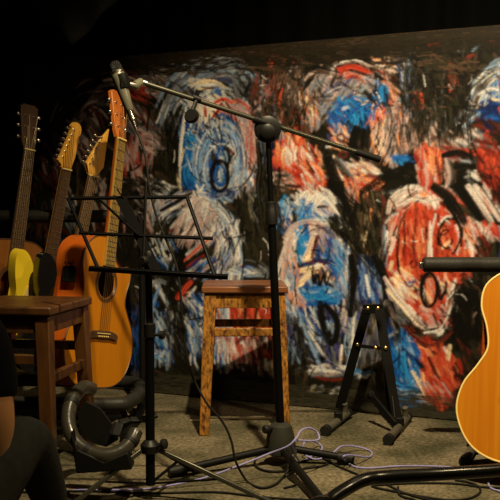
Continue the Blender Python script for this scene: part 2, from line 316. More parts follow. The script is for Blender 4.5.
# behind the stool
hatch(214,300,232,340,'wGnPlR',46,88,(2,4)); hatch(230,300,284,332,'RrRrmO',110,86,(3,6)); hatch(218,335,252,366,'RPrPwp',60,80,(3,6)); hatch(250,335,282,370,'mrPtk',50,75,(3,6)); S(4,'k',244,300,246,325); S(3,'w',228,300,228,328); S(4,'k',258,305,254,330); hatch(212,345,224,366,'wlnb',16,80); S(6,'k',236,345,246,335,256,330,mix='m')
blob(270,368,5,4,'wc',5); hatch(205,366,285,402,'koko',40,10,(4,8))
# red clump right of the pole
blob(292, 160, 16, 24, 'RRrRO', 100, 75, (3,6)); blob(290, 155, 8, 14, 'wPc', 14, 80, (1.5,3)); blob(310, 180, 16, 16, 'RrmPR', 60, 40, (2,5)); blob(283,182,8,10,'kotP',24,20)
S(5,'k',278,178,292,174,dry=.4,mix='o'); S(4,'k',285,186,300,188,dry=.3); hatch(300,150,322,195,'RrPmwO',50,60,(2,4)); S(2,'w',288,150,292,165); S(2,'w',296,148,294,162)
blob(292,200,10,7,'okto',20,10); blob(284,215,7,10,'bBlw',24,95)
# oval portrait two, top
swirl(352, 125, 52, 62, 'gGPgptG', 170, (1.5,4), (.3,.9), (.62,1.0), (170,300), .4, .85)
swirl(352, 118, 50, 54, 'RrRmP', 60, (2,4.5), (.2,.6), (.72,.98), (235,300), .35, .9)
swirl(352, 128, 50, 66, 'PcGlkO', 70, (2,4), (.2,.5), (.78,1.02), (290,372), .35, .9)
S(7,'r',338,70,352,68,368,72,dry=.15,mix='R'); S(6,'R',344,66,356,68,372,74,dry=.2); S(4,'R',341,72,342,88,dry=.2); S(4,'P',340,64,354,63,370,70,mix='w'); S(3,'w',352,64,372,70)
blob(388, 66, 10, 6, 'cPwO', 26, 25, (2,4)); S(2.5,'n',382,60,388,64,394,60); S(4,'b',396,64,402,76,401,90,mix='n'); S(4,'w',402,72,404,84,402,96,mix='P'); S(4,'l',398,58,402,66,mix='n')
blob(390, 92, 8, 16, 'tRmPk', 34, 60); S(4,'c',376,88,378,96); hatch(385,80,396,105,'mtPO',18,55,(2,4)); blob(330,84,10,10,'gpGP',26,60)
hatch(318,85,360,118,'gGGPvg',70,130,(1.5,3.5),(12,26)); hatch(300,95,318,122,'cPtkRO',56,70,(1.5,3.5),(6,14)); S(3,'w',310,76,322,68,mix='P'); S(3,'P',304,82,310,74); S(3,'w',330,78,335,66); 
S(4,'k',330,88,336,76,dry=.2); S(4,'k',336,92,342,76,mix='g'); S(4,'t',318,90,324,100,mix='k')
blob(356, 112, 18, 12, 'BbBbb', 90, 35, (2,5)); blob(340,124,10,8,'bvBk',26,60); S(4,'w',342,110,350,108,mix='l'); S(4,'G',356,96,366,98,mix='w'); S(3,'c',362,106,368,102)
hatch(345,112,368,128,'nnkB',22,80,(1.5,3),(8,14)); blob(380,100,7,14,'bnBk',40,85); blob(376,120,8,8,'ROcb',20,110); hatch(376,116,394,134,'cRwbkO',40,125,(1.5,3.5),(5,12))
hatch(372,128,388,160,'PcOPt',50,95,(2,4),(6,16)); hatch(330,128,348,150,'cPbOtv',50,60,(1.5,3.5),(5,12)); ring(341,139,4,4,2.5,'m'); S(11,'k',357,127,353,146,358,162,dry=.08); S(5,'k',364,132,362,150); S(4,'m',352,150,360,158)
blob(352,172,26,10,'PcOmpw',70,25,(2,4)); S(4,'w',362,170,366,174); ring(343,156,4,3,2,'m'); S(3,'w',326,148,336,146); blob(395,150,8,20,'tgPk',34,85); hatch(386,110,400,160,'PgktP',40,92,(1.5,3))
# black diagonal masses through the middle
S(16,'k',326,156,332,176,342,196,358,206,dry=.12,mix='o'); S(14,'k',328,182,344,200,352,226,dry=.15); S(9,'o',334,160,348,178,352,196,dry=.35,mix='k'); S(3,'g',336,158,350,176,354,184,dry=.3); S(3,'G',340,160,352,172)
S(11,'k',362,192,380,180,402,170,dry=.25,mix='o'); S(7,'k',384,180,402,176,414,178,dry=.25); hatch(346,182,366,200,'RPmOg',30,75,(2,4)); blob(370,184,10,7,'RmpO',18,20); S(3,'w',376,196,396,192,402,188,mix='g',dry=.4)
S(13,'o',350,225,350,245,362,258,dry=.3,mix='k'); hatch(350,200,384,258,'ookytk',100,85,(2,5),(12,30)); S(9,'k',344,236,362,258,384,282,dry=.2,mix='o'); S(4,'y',350,240,354,250); S(3,'O',364,246,370,258,mix='P'); S(2.5,'c',366,232,364,248)
S(3,'O',371,210,372,222); hatch(336,214,350,230,'wGkPo',20,60,(1.5,3)); blob(386,230,6,34,'kotm',50,88)
# zigzag of white on blue
blob(318,204,20,12,'wwGwP',70,40,(1.5,3.5)); blob(306,212,8,8,'bBlw',20,40); blob(326,216,14,8,'wlbP',34,30); S(2.5,'w',300,200,308,192,306,206,316,196,312,212,324,200); S(3,'w',316,192,330,204,340,216,mix='G'); hatch(298,205,312,222,'bwBl',14,110,(1.5,3)); hatch(282,225,298,235,'bnlP',14,50)
# oval portrait three, blue with a pink cowl
blob(320, 292, 26, 62, 'bnlbGv', 200, 80, (2,5))
swirl(314, 290, 38, 66, 'PPGwP', 120, (2.5,5), (.3,.9), (.84,1.0), (175,350), .25, .9)
swirl(316, 292, 36, 66, 'lGnbwv', 90, (1.5,3.5), (.3,.8), (.7,.98), (270,400), .35, .85)
S(8,'P',284,240,294,228,310,224,326,230,dry=.1,mix='p'); S(6,'P',292,258,296,240,308,230,mix='w',dry=.15); S(5,'w',330,238,342,256,346,280,mix='P',dry=.3); S(4,'b',300,232,308,230)
hatch(336,250,352,320,'lnbwPG',70,84,(1.5,3),(14,34)); S(3,'w',344,300,346,340,mix='P')
blob(304, 244, 6, 16, 'BbB', 34, 75, (3,5)); blob(328, 248, 10, 14, 'ngPvb', 60, 60); S(5,'w',302,246,309,244); S(8,'c',313,238,309,252,303,262,dry=.1,mix='P'); S(6,'c',306,262,314,256,dry=.2); S(5,'m',318,236,314,248,312,260,dry=.2); S(4,'P',320,232,326,236); S(3,'w',300,256,304,262)
blob(334,262,8,14,'blBv',30,60); S(4,'m',306,264,318,262,330,264)
S(9,'c',300,284,308,276,318,270,dry=.1,mix='P'); S(7,'c',300,272,310,270,322,268,dry=.15); blob(322,274,8,6,'wcPO',18,60); S(5,'n',300,267,310,265); hatch(314,270,332,282,'kkn',16,70,(2,3.5),(8,12))
S(3,'k',312,272,314,284,318,276,320,286,324,276,326,286,330,276); blob(322, 297, 18, 9, 'BbBbl', 60, 10, (2,5)); S(3,'w',328,292,334,298); S(4,'c',296,288,304,284); S(5,'n',314,303,330,306); S(5,'r',286,300,292,280,298,270,dry=.5,mix='P')
hatch(284,258,298,320,'PlOwGv',70,80,(1.5,3.5),(8,18)); S(5,'b',288,310,300,316,mix='l'); hatch(286,300,304,322,'bwlO',24,60,(1.5,3))
hatch(296,318,326,360,'lwnvGb',70,58,(1.5,3.5),(10,26)); S(5,'l',300,322,314,352,322,374,mix='w',dry=.3); S(4,'w',308,332,324,356,338,366,mix='G'); S(3,'w',303,325,308,330); S(3,'w',340,350,332,364,mix='P')
blob(332,352,8,14,'vnkg',40,80); S(4,'w',342,346,340,366,mix='P'); hatch(346,320,362,366,'lnGwb',46,96,(1.5,3.5),(10,26)); S(3,'w',354,318,352,350,mix='l')
S(10,'k',320,302,322,320,330,338,dry=.05); S(8,'k',324,304,336,320,336,338,330,346,dry=.05); S(7,'k',322,318,324,334,330,344,dry=.05); S(3.5,'l',326,322,328,332); S(2,'w',328,324,328,330)
hatch(316,366,348,378,'wGngP',34,2,(1.5,3),(8,20)); S(2.5,'r',316,378,330,381,346,380,mix='m'); S(3,'w',318,371,334,373); hatch(308,386,322,394,'wyGo',8,160,(2,3),(5,10)); hatch(328,388,342,396,'wGyo',9,165,(2,3),(5,10)); hatch(294,368,312,374,'gGo',6,5,(1.5,2.5),(5,9)); hatch(354,372,372,380,'GgwB',12,170,(1.5,2.5),(6,12))
blob(296,356,12,30,'okk',50,85,(4,7)); hatch(284,320,296,360,'vgkol',30,80)
# blue-violet strip and black stems
hatch(358,262,382,312,'nvnblG',90,82,(2,4),(12,28)); S(4,'w',366,276,370,298,mix='l'); S(9,'k',351,256,352,285,350,318,dry=.1); S(8,'k',384,285,388,310,dry=.25,mix='n'); S(3,'w',384,286,396,302); hatch(358,310,384,360,'oykvg',60,86,(3,6),(10,28)); S(5,'n',380,300,388,330,392,345,mix='o')
S(12,'k',372,256,384,274,388,290,dry=.12)
# oval portrait four, red head
blob(430, 255, 42, 64, 'RRrRrR', 330, 78, (3,7)); blob(410,240,20,38,'RRROr',90,82,(4,7)); swirl(432, 258, 46, 72, 'RrPwR', 90, (2,4), (.3,.8), (.85,1.0), (180,290), .35, .85)
swirl(415,215,26,28,'PwwPO',60,(2,4.5),(.3,.8),(.5,1.),(190,310),.35,.85); S(6,'P',388,215,392,200,404,192,420,192,mix='w'); S(5,'w',400,206,414,200,430,204,mix='P'); S(4,'w',424,204,440,200,448,206,mix='P')
S(4,'w',385,224,392,216,398,214,dry=.3,mix='g'); S(4,'g',384,226,384,250,387,270,mix='l'); S(3,'w',387,232,386,262,mix='l'); S(4,'c',392,262,390,272)
S(3,'m',416,220,414,250,418,280,alpha=.8); S(3,'r',400,212,402,262,alpha=.8); hatch(390,205,432,290,'rOmR',40,85,(1.2,2.5),(8,26),.4,.7); S(2.5,'m',402,210,410,206); S(3,'k',426,228,427,240); S(2.5,'P',430,222,432,268,mix='w'); S(2.5,'w',436,215,430,240,428,262,dry=.4)
ring(449,238,11,19,2,'k',150,420,rot=8,dry=.2); ring(446,240,7,10,2,'k',0,300,dry=.2); blob(446,236,5,8,'RrO',14,60); S(4,'O',442,250,450,242,mix='c'); S(3,'k',440,228,448,220,456,226); ring(443,232,4,4,2.2,'m'); S(2.5,'w',438,226,446,218,452,218)
S(4,'w',456,226,460,240,457,256,mix='P'); S(3,'k',462,228,462,246); S(5,'P',468,218,474,236,478,250,mix='w',dry=.2); S(4,'w',464,250,470,232,474,224,mix='P'); hatch(460,222,486,256,'RPrOPw',60,70,(2,4),(8,20)); S(6,'r',484,222,488,236); blob(484,250,7,8,'kmo',16,80,(3,5)); blob(496,250,5,22,'kok',20)
S(14,'k',446,200,456,212,464,226,dry=.15); S(9,'k',456,206,470,214,482,220,dry=.2,mix='o'); S(5,'k',440,204,452,206)
hatch(420,282,462,312,'ROcRPr',80,70,(2,5),(8,20)); S(5,'c',440,284,446,292,dry=.2); S(5,'c',452,284,448,300,mix='P'); S(5,'c',410,294,418,300); S(4,'P',456,280,450,300,mix='w'); blob(406,285,10,12,'RcPOw',40,50); S(2.5,'b',408,284,414,282); S(2,'n',404,282,410,288,416,280)
ring(429,291,8,17,3.5,'k',dry=.08); ring(430,292,6,15,2.5,'k',20,300,dry=.1,rot=-6); S(3,'k',421,276,423,300,426,308); S(3,'k',438,284,440,300,446,290); S(2,'k',446,282,446,296)
S(6,'w',384,278,396,296,410,312,424,328,dry=.12,mix='P'); S(5,'w',386,290,402,308,418,326,dry=.2,mix='c'); S(5,'w',414,318,426,332,438,335,450,322,dry=.15); S(4.5,'w',428,334,440,328,452,308,460,292,dry=.15,mix='P'); S(3,'w',408,306,420,320,436,330,450,310,458,290); S(4,'P',430,322,442,330,mix='w'); S(2,'w',448,296,444,320,438,334)
blob(438,318,16,9,'RrRP',40,50,(2,5)); S(2,'w',425,328,438,336,446,328); S(3,'w',454,300,446,322); S(2.5,'w',462,288,454,312); blob(418,330,10,8,'tkPm',24,50)
S(5,'k',404,326,414,338,428,346,442,342,452,332,dry=.15,mix='m'); S(4,'m',402,322,412,340,424,348,440,346,dry=.3); blob(396,318,8,14,'gtkP',36,60); blob(424,338,10,5,'mtk',16,20)
blob(424, 352, 12, 8, 'RrO', 30, 50, (3,5)); blob(440, 378, 18, 26, 'RRrRO', 130, 70, (3,6)); S(4,'w',444,348,450,358,mix='P'); S(4,'c',450,346,448,362); S(4,'k',428,358,438,380,442,398,dry=.3,mix='m'); S(3,'k',436,356,432,352)
blob(406, 362, 12, 26, 'bBbnb', 130, 70, (2,5)); blob(404,350,8,8,'Bbl',24,60); S(5,'n',402,350,412,358,422,366,dry=.2); S(3,'k',414,360,426,372); S(5,'w',412,372,420,384,428,398,mix='c',dry=.2); S(4,'c',422,374,424,396,mix='O'); hatch(404,366,420,395,'lwBb',30,75,(1.5,3)); S(4,'n',404,356,406,376)
hatch(392,384,424,408,'Bbnlk',60,5,(1.5,3),(8,20)); hatch(424,384,452,402,'rmRP',30,50); hatch(384,390,420,412,'kokn',18,5); blob(390,335,8,12,'nokb',30,80); S(3,'G',388,338,398,332)
# right flank, black with veins
blob(470, 322, 16, 36, 'kkkok', 120, 60, (4,8)); swirl(466,318,20,34,'tgkmo',40,(1,2),(.3,.8),(.5,1.),(180,320)); S(2,'m',476,322,482,318); S(5,'k',462,300,456,330,450,344); hatch(460,280,500,330,'kokt',50,60,(3,6)); hatch(455,345,520,410,'kokom',80,60,(3,7)); S(5,'r',458,360,462,375)
hatch(500,280,560,400,'kombnR',120,70,(3,7))
# upper right: dusk-grey ground, flickers, head five at the edge
hatch(402,70,470,150,'ookgkt',170,88,(2,5),(10,30)); hatch(404,60,416,130,'GgnPlo',50,88,(1.5,3)); hatch(398,118,420,150,'PptpgO',60,88,(2,4)); hatch(420,140,470,160,'tpgPmt',50,40,(2,4)); hatch(405,125,440,140,'oPgkt',30,80)
blob(453,80,4,12,'Rmt',20,85,(1.5,3)); S(4,'R',464,62,474,56,mix='m'); S(2,'l',472,52,480,46); blob(417,102,4,3,'Rm',7); S(4,'m',428,46,442,46); S(3,'m',490,42,496,44); S(2.5,'G',458,52,464,52); S(3,'m',448,66,452,72)
swirl(512,128,52,70,'gGlkwt',90,(1.5,3.5),(.25,.6),(.65,1.0),(185,275),.45,.85); swirl(512,128,38,52,'blwnB',60,(2,4),(.25,.6),(.6,1.0),(185,290),.35,.9); S(4,'w',476,110,488,102,500,102,mix='c'); S(4,'w',478,96,490,90,500,92,mix='l'); blob(494,112,12,9,'nbn',40,10,(3,6)); S(3,'R',499,108,502,116)
S(4,'w',456,126,464,112,472,114,dry=.2,mix='G'); S(4,'w',462,130,470,122,480,114,mix='l',dry=.3); S(3,'w',452,128,458,116,mix='G'); blob(474,142,14,8,'GwPg',30,40,(2,4)); blob(488,130,8,8,'nkm',20,40)
S(4,'l',400,160,408,156,mix='b'); blob(405,161,6,3,'bB',8,10); S(10,'k',398,178,408,168,422,172,dry=.2); S(8,'k',404,166,416,164); hatch(418,150,440,188,'RRrOmP',70,86,(3,5),(8,20)); S(4,'O',430,150,434,176); S(4,'m',436,158,440,180); S(6,'P',446,158,450,176,446,190,mix='g',dry=.15); S(4,'p',444,166,448,186)
hatch(444,150,476,158,'mrkR',20,10,(2,4)); S(6,'k',442,157,458,154,472,160,dry=.2); S(6,'k',454,168,470,166,480,172,dry=.2); S(13,'k',460,172,462,184,458,192,dry=.1); S(3,'G',462,162,474,163); hatch(466,172,484,184,'wGkw',22,30,(1.5,3),(6,12))
S(12,'k',432,186,448,198,456,210,dry=.1,mix='o'); S(11,'k',456,184,468,200,482,222,dry=.1); S(7,'w',467,186,478,202,492,224,dry=.25,mix='P'); S(7,'w',474,186,486,202,500,222,dry=.2,mix='P'); S(5,'P',484,186,496,204,508,222,mix='w'); S(4,'R',480,190,492,214,mix='P'); blob(496,235,8,6,'RPr',14,50)
blob(490,162,12,22,'rRmr',80,70,(3,6)); ring(490,162,7,9,2,'m',dry=.3); S(4,'k',480,176,490,186); S(3,'m',484,150,496,154); blob(496,190,6,12,'rkm',16); hatch(500,60,560,280,'nbrkwPm',160,80,(3,7)); hatch(472,138,500,150,'kmgt',16,20)
# plain dark margin at top and foot of the board
for (xa, ya, xb, yb) in ((20,62,560,18),(20,70,560,26)): 
    for i in range(12): 
        f0 = i/12.; x = xa+(xb-xa)*f0; y = ya+(yb-ya)*f0; S(9,'t',x-8,y+.7,x+30,y-2.6,x+62,y-5,dry=.5,mix='o',alpha=.75)
def soften(k):
    c0 = canvas.copy(); canvas[1:-1,1:-1] = (1-k)*c0[1:-1,1:-1]+k/4*(c0[:-2,1:-1]+c0[2:,1:-1]+c0[1:-1,:-2]+c0[1:-1,2:])
soften(.7); soften(.4)
# last thin lines dragged over the wet paint: dark ones, then broken pale ones
for cx, cy, rx, ry in ((216,150,64,88),(192,262,50,68),(352,125,50,60),(318,295,38,80),(430,262,50,82),(512,128,52,70),(110,150,70,80)):
    swirl(cx, cy, rx, ry, 'kkko', 10, (1,2.6), (.2,.8), (.25,1.05), (0,360), .3, .85)
    swirl(cx, cy, rx, ry, 'k', 7, (2.5,5), (.15,.4), (.8,1.15), (0,360), .35, .9)
    swirl(cx, cy, rx, ry, 'wGPw', 5, (.7,1.4), (.2,.6), (.5,1.0), (190,350), .55, .8)
hatch(120, 60, 500, 380, 'kkko', 150, 75, (.9,2.6), (6,22), .35, .85, 50, 4)
hatch(262,56,302,128,'kkto',60,95,(2,5),(8,22)); hatch(402,56,470,140,'kko',90,88,(3,6),(10,28)); hatch(120,52,480,74,'kkot',120,4,(2,5),(10,30)); hatch(400,296,480,350,'k',6,60,(2,4)); blob(270,215,14,36,'ko',40,85,(3,7)); blob(140,190,26,10,'kko',30,20,(3,6)); blob(172,150,7,30,'kko',44,80,(3,6)); blob(345,225,12,16,'kko',30,60,(3,6)); blob(372,240,10,20,'ko',24,90,(3,6)); blob(468,320,14,30,'k',50,70,(4,7))
hatch(120, 70, 500, 360, 'wGPw', 50, 60, (.6,1.3), (5,14), .5, .8, 60, 3)
# strokes laid last of all, the ones that make the faces
ring(220,177,8.5,15,4.2,'k',dry=.3); ring(220,177,5,10,3,'b',dry=.3); S(2.12,'l',220,170,221,184,dry=.5)
S(4.25,'w',186,108,182,135,180,160,181,190,dry=.5); S(4,'R',214,104,224,100,232,104,dry=0.25); S(4,'r',222,104,218,112,213,118,dry=0.25); S(3,'r',205,106,206,118,dry=0.25); S(3.4,'w',196,84,212,82,226,88,mix='c',dry=.5)
ring(222,172,18,27,1.1,'l',160,330,dry=.6); S(6,'k',257,140,260,170,258,190,262,220,dry=0.25,mix='o')
S(2.55,'w',204,200,222,210,234,232,236,256,230,288,dry=.5,mix='G'); S(2.55,'w',212,206,226,224,230,250,dry=.5,mix='l'); S(3.5,'R',184,262,202,246,214,238,dry=0.40); S(8,'k',182,258,178,272,170,290,dry=0.25); S(6,'r',178,300,186,288,192,282,dry=0.25,mix='R')
S(5,'k',250,84,246,96,256,110,dry=0.25); S(4,'k',160,212,178,202,192,194,dry=0.30)
S(6,'r',338,70,352,67,368,72,dry=0.25,mix='R'); S(2.55,'w',340,64,356,62,372,68,dry=.5,mix='P'); S(10,'k',357,127,353,146,358,160,dry=0.20); S(4,'k',364,130,362,150,dry=0.25); S(5,'B',344,122,356,110,370,104,dry=0.35,mix='b')
S(14,'k',328,158,334,178,344,198,358,210,dry=0.25); S(12,'k',330,184,344,204,352,228,dry=0.30); S(9,'k',360,194,380,181,402,170,dry=0.35); S(2.12,'w',300,200,308,193,306,206,316,197,312,212,324,201,332,212,dry=.5); S(2.55,'w',316,193,330,204,340,216,dry=.5)
S(5.1,'P',284,244,293,229,308,223,324,229,338,246,dry=.5,mix='w'); S(3.4,'P',291,262,294,244,304,233,dry=.5); S(2.55,'w',336,240,346,256,349,282,348,310,dry=.5,mix='l'); S(5.95,'c',313,238,309,252,303,262,dry=.5,mix='P'); S(5.95,'c',300,284,308,276,318,270,dry=.5)
S(5,'B',300,236,303,250,299,262,dry=0.35); S(5,'n',314,262,326,262,336,266,dry=0.35); S(7,'B',304,296,322,299,338,294,dry=0.35,mix='b'); S(4,'b',306,306,320,304,336,304,dry=0.35); S(2.5,'k',312,272,314,284,318,276,320,286,324,276,326,286,330,276)
S(8,'k',320,302,322,320,330,338,dry=0.20); S(7,'k',324,304,336,320,336,338,330,346,dry=0.20); S(2.55,'l',327,322,329,333,dry=.5); S(2.55,'l',300,320,312,346,322,374,dry=.5,mix='w'); S(2.55,'w',308,332,324,356,338,366,dry=.5,mix='P'); S(2.55,'w',342,346,341,366,dry=.5,mix='P')
S(8,'k',351,256,352,285,350,318,dry=0.25); S(10,'k',346,238,364,260,384,284,dry=0.30,mix='o'); S(10,'k',374,256,386,280,dry=0.30)
S(4.25,'w',384,278,396,296,410,312,424,328,dry=.5,mix='P'); S(3.4,'w',388,292,402,308,418,326,432,334,dry=.5,mix='c'); S(3.4,'w',424,334,440,330,452,308,460,290,dry=.5); S(1.87,'w',414,316,428,330,440,333,449,318,455,300,dry=.5)
ring(429,291,8,17,3.2,'k',dry=.05); S(2.5,'k',438,282,440,300,446,290); ring(449,238,11,19,1.8,'k',150,420,rot=8,dry=.1); ring(446,240,6,9,1.6,'k',0,300,dry=.1); S(3,'k',462,228,461,248); S(4,'k',404,326,414,338,428,346,442,342,452,332,dry=0.30,mix='m')
S(2.4,'m',404,214,405,262,dry=0.45); S(2.4,'m',416,220,414,250,418,280,dry=0.45); S(2.55,'w',385,228,385,262,388,276,dry=.5,mix='P'); S(3.4,'w',398,206,412,199,430,203,dry=.5,mix='P'); S(12,'k',446,200,456,212,463,224,dry=0.27); S(10,'k',456,186,468,200,482,220,dry=0.27); S(11,'k',432,187,448,199,456,210,dry=0.25)
S(5.1,'w',468,188,480,205,494,226,dry=.5,mix='P'); S(4.25,'w',476,188,490,206,504,224,dry=.5); S(7,'k',442,157,458,154,472,160,dry=0.30); S(4,'B',404,352,406,372,412,388,dry=0.35); S(3.4,'c',412,372,420,386,426,398,dry=.5)
soften(.45)
for cx, cy, rx, ry in ((216,150,60,84),(192,262,46,64),(352,125,46,56),(318,295,34,74),(430,262,46,78)):
    swirl(cx, cy, rx, ry, 'kwnPk', 8, (.8,1.8), (.1,.5), (.2,1.0), (0,360), .45, .8)
hatch(120,50,500,112,'kkot',150,20,(1.5,3.5),(8,26),.45,.7,40)  # dark strokes over the upper mural paint in the light's falloff
blob(228,128,22,22,'kgGn',14,70,(1.5,3)); blob(196,108,12,10,'cwk',10,40,(1.5,3)); hatch(186,128,216,150,'nkBw',26,40,(1.2,2.6),(5,12))
def margin(zlo, zhi, c, p):
    a, b = int(zlo/STEP), int(zhi/STEP); n = prng.rand(b-a, NW+1)
    for _ in range(4): n = (n+np.roll(n,1,1)+np.roll(n,3,1)+np.roll(n,-2,1))/4
    m = np.clip((n-.5)*8+p, 0, 1)[:,:,None]; canvas[a:b] = canvas[a:b]*(1-m)+np.array(c)*m
margin(BH-.045, BH, (.022,.016,.009), 1); margin(BH-.085, BH-.045, (.019,.014,.008), .72); margin(0, .035, (.046,.043,.029), 1)
margin(.035, .085, (.040,.037,.024), .72)
canvas = np.clip(canvas, 0, 1); lum = canvas.mean(2, keepdims=True); canvas = np.clip(lum+(canvas-lum)*1.0, 0.002, 1)**1.12*1.10
c0 = canvas.copy()
canvas[1:-1,1:-1] = .48*c0[1:-1,1:-1]+.13*(c0[:-2,1:-1]+c0[2:,1:-1]+c0[1:-1,:-2]+c0[1:-1,2:])
# ------------------------------------------------------------ the painted board itself
def board():
    e = np.array([1., -PXK, 0.]); e /= np.linalg.norm(e); nrm = np.array([-e[1], e[0], 0.]); nrm = -nrm if nrm[1] > 0 else nrm
    o = np.array([BX0, PX0-PXK*BX0, 0.])
    nx, nz = NW, NH
    ix, iz = np.meshgrid(np.arange(nx+1), np.arange(nz+1))
    co = o+ix.ravel()[:,None]*STEP*e+iz.ravel()[:,None]*STEP*np.array([0,0,1.])+np.array([0,0,.004])
    me = bpy.data.meshes.new('painted_surface'); nv = len(co); me.vertices.add(nv); me.vertices.foreach_set('co', co.astype(np.float32).ravel())
    a = (iz[:-1,:-1]*(nx+1)+ix[:-1,:-1]).ravel(); q = np.stack([a, a+1, a+nx+2, a+nx+1], 1).astype(np.int32); nf = len(q)
    me.loops.add(nf*4); me.loops.foreach_set('vertex_index', q.ravel()); me.polygons.add(nf)
    me.polygons.foreach_set('loop_start', np.arange(0, nf*4, 4, dtype=np.int32)); me.update(calc_edges=True)
    ca = me.color_attributes.new('paint', 'FLOAT_COLOR', 'POINT'); c4 = np.ones((nv,4), np.float32); c4[:,:3] = canvas.reshape(-1,3); ca.data.foreach_set('color', c4.ravel())
    m = bpy.data.materials.new('brushed_acrylic_paint'); m.use_nodes = True; nt = m.node_tree; b = nt.nodes['Principled BSDF']
    at = nt.nodes.new('ShaderNodeVertexColor'); at.layer_name = 'paint'
    n = nt.nodes.new('ShaderNodeTexNoise'); n.inputs['Scale'].default_value = 160; n.inputs['Detail'].default_value = 5
    tc = nt.nodes.new('ShaderNodeTexCoord'); nt.links.new(tc.outputs['Object'], n.inputs['Vector'])
    bw = nt.nodes.new('ShaderNodeRGBToBW'); nt.links.new(at.outputs[0], bw.inputs[0]); ad = nt.nodes.new('ShaderNodeMath'); ad.operation = 'MULTIPLY_ADD'; ad.inputs[1].default_value = .3
    nt.links.new(n.outputs['Fac'], ad.inputs[0]); nt.links.new(bw.outputs[0], ad.inputs[2])
    bp = nt.nodes.new('ShaderNodeBump'); bp.inputs['Strength'].default_value = .35; bp.inputs['Distance'].default_value = .003
    nt.links.new(ad.outputs[0], bp.inputs['Height']); nt.links.new(bp.outputs[0], b.inputs['Normal'])
    # fine bristle streaks of lighter and darker paint
    mr = nt.nodes.new('ShaderNodeMapRange'); mr.inputs[3].default_value = .6; mr.inputs[4].default_value = 1.4; nt.links.new(n.outputs['Fac'], mr.inputs[0])
    vm = nt.nodes.new('ShaderNodeVectorMath'); vm.operation = 'SCALE'; nt.links.new(at.outputs[0], vm.inputs[0]); nt.links.new(mr.outputs[0], vm.inputs['Scale']); nt.links.new(vm.outputs[0], b.inputs['Base Color'])
    b.inputs['Roughness'].default_value = .5; b.inputs['Specular IOR Level'].default_value = .12
    me.materials.append(m)
    T = thing('painted_board', 'large black board painted with red, blue and white swirling faces, standing behind the stools', 'painting', tuple(o+e*BLEN/2))
    s = bpy.data.objects.new('painted_surface', me); COL.objects.link(s); s.parent = T; s.location = -V(T.location)
    mb = MB(); A = V(o); E_ = V(e); N_ = V(nrm); L = BLEN; pts = []
    for z in (0.001, BH+.004):
        for x, d in ((0, -.0015), (L, -.0015), (L, -.022), (0, -.022)): pts.append(A+E_*x+N_*d+V((0,0,z)))
    mb.add(pts, [(0,1,2,3),(4,5,6,7),(0,1,5,4),(1,2,6,5),(2,3,7,6),(3,0,4,7)])
    obj('backing_panel', mb, M['wallp'], T, world=True, smooth=False)
board()
# ------------------------------------------------------------ guitars (local frame: z along the neck, x across, face towards -y)
def c2(pts, per=5): return [(p.x, p.z) for p in catmull([(x, 0, z) for x, z in pts], per, True)]
AC_R = [(.10,.006),(.165,.045),(.197,.12),(.185,.19),(.148,.245),(.124,.29),(.128,.345),(.143,.40),(.132,.455),(.085,.492),(.03,.5)]
AC_CUT = [(.10,.006),(.165,.045),(.197,.12),(.185,.19),(.148,.245),(.124,.285),(.127,.325),(.141,.365),(.142,.400),(.118,.412),(.085,.405),(.050,.420),(.036,.455),(.032,.497)]
def tuner(T, x, z, y, sx, m='chrome', scale=1.):
    """tuner: post on the face, button out past the edge"""
    mb = MB(); mb.lathe([(.0042,-.010),(.0042,0),(.003,.001),(.003,.006)], (x, y, z), (0,-1,0), 10)
    bx = x+sx*.026*scale; mb.tube([(x, y+.010, z), (bx, y+.010, z)], .0022, 6)
    mb.lathe([(.002,-.006),(.007,-.005),(.0085,0),(.007,.005),(.002,.006)], (bx, y+.010, z), (sx*.2,0,1), 10)
    return obj('tuner', mb, M[m], T)
def neck_set(T, y0, zj, zn, zf, wj, wn, mneck, mfb, strings_to, nst=6, frets=20, dots=True):
    """neck zj->zn, fretboard zf->zn on the face y0"""
    mb = MB(); n = 9; vs = []
    for z, wd, dp in ((zj-.02, wj, .026), (zj+.03, wj, .022), (zn, wn, .019), (zn+.012, wn*.97, .015)):
        for k in range(n):
            a = math.pi*k/(n-1); vs.append((wd/2*math.cos(a), y0-.002+dp*math.sin(a), z))
    fs = [(i*n+k, i*n+k+1, (i+1)*n+k+1, (i+1)*n+k) for i in range(3) for k in range(n-1)]+[(i*n+n-1, i*n, (i+1)*n, (i+1)*n+n-1) for i in range(3)]
    fs += [tuple(range(n)), tuple(3*n+k for k in range(n))]
    mb.add(vs, fs); obj('neck', mb, M[mneck], T)
    mb = MB(); mb.bar((0, y0-.004, zf), (0, y0-.004, zn), wj*1.03, .007, (0,1,0), wn, .006)
    mb.mi = 1; sl = strings_to
    L = zn-sl
    for k in range(1, frets+1):
        z = zn-L*(1-2**(-k/12.))
        if z < zf: break
        t = (z-zf)/(zn-zf); mb.box((0, y0-.0082, z), (wj*(1-t)+wn*t, .0012, .0018))
    if dots:
        for k in (3,5,7,9,12,15):
            z = (zn-L*(1-2**(-k/12.))+zn-L*(1-2**(-(k-1)/12.)))/2
            if z > zf: mb.lathe([(.003,0),(.003,.0006)], (0, y0-.0076, z), (0,-1,0), 8)
    obj('fretboard', mb, [M[mfb], M['chrome']], T)
    mb = MB().box((0, y0-.0065, zn+.002), (wn, .010, .005)); obj('nut', mb, M['cream'], T)
    return L
def strings(T, y_nut, y_br, zn, zb, wn, wb, posts):
    for i in range(6):
        t = i/5-.5; a = V((t*wn*.84, y_nut, zn+.002)); b = V((t*wb, y_br, zb)); mb = MB()
        mb.tube([b, a, V((posts[i][0], y_nut+.004, posts[i][1]))], [.0007+.00007*(5-i)]*3, 5); obj('string', mb, M['string'], T)
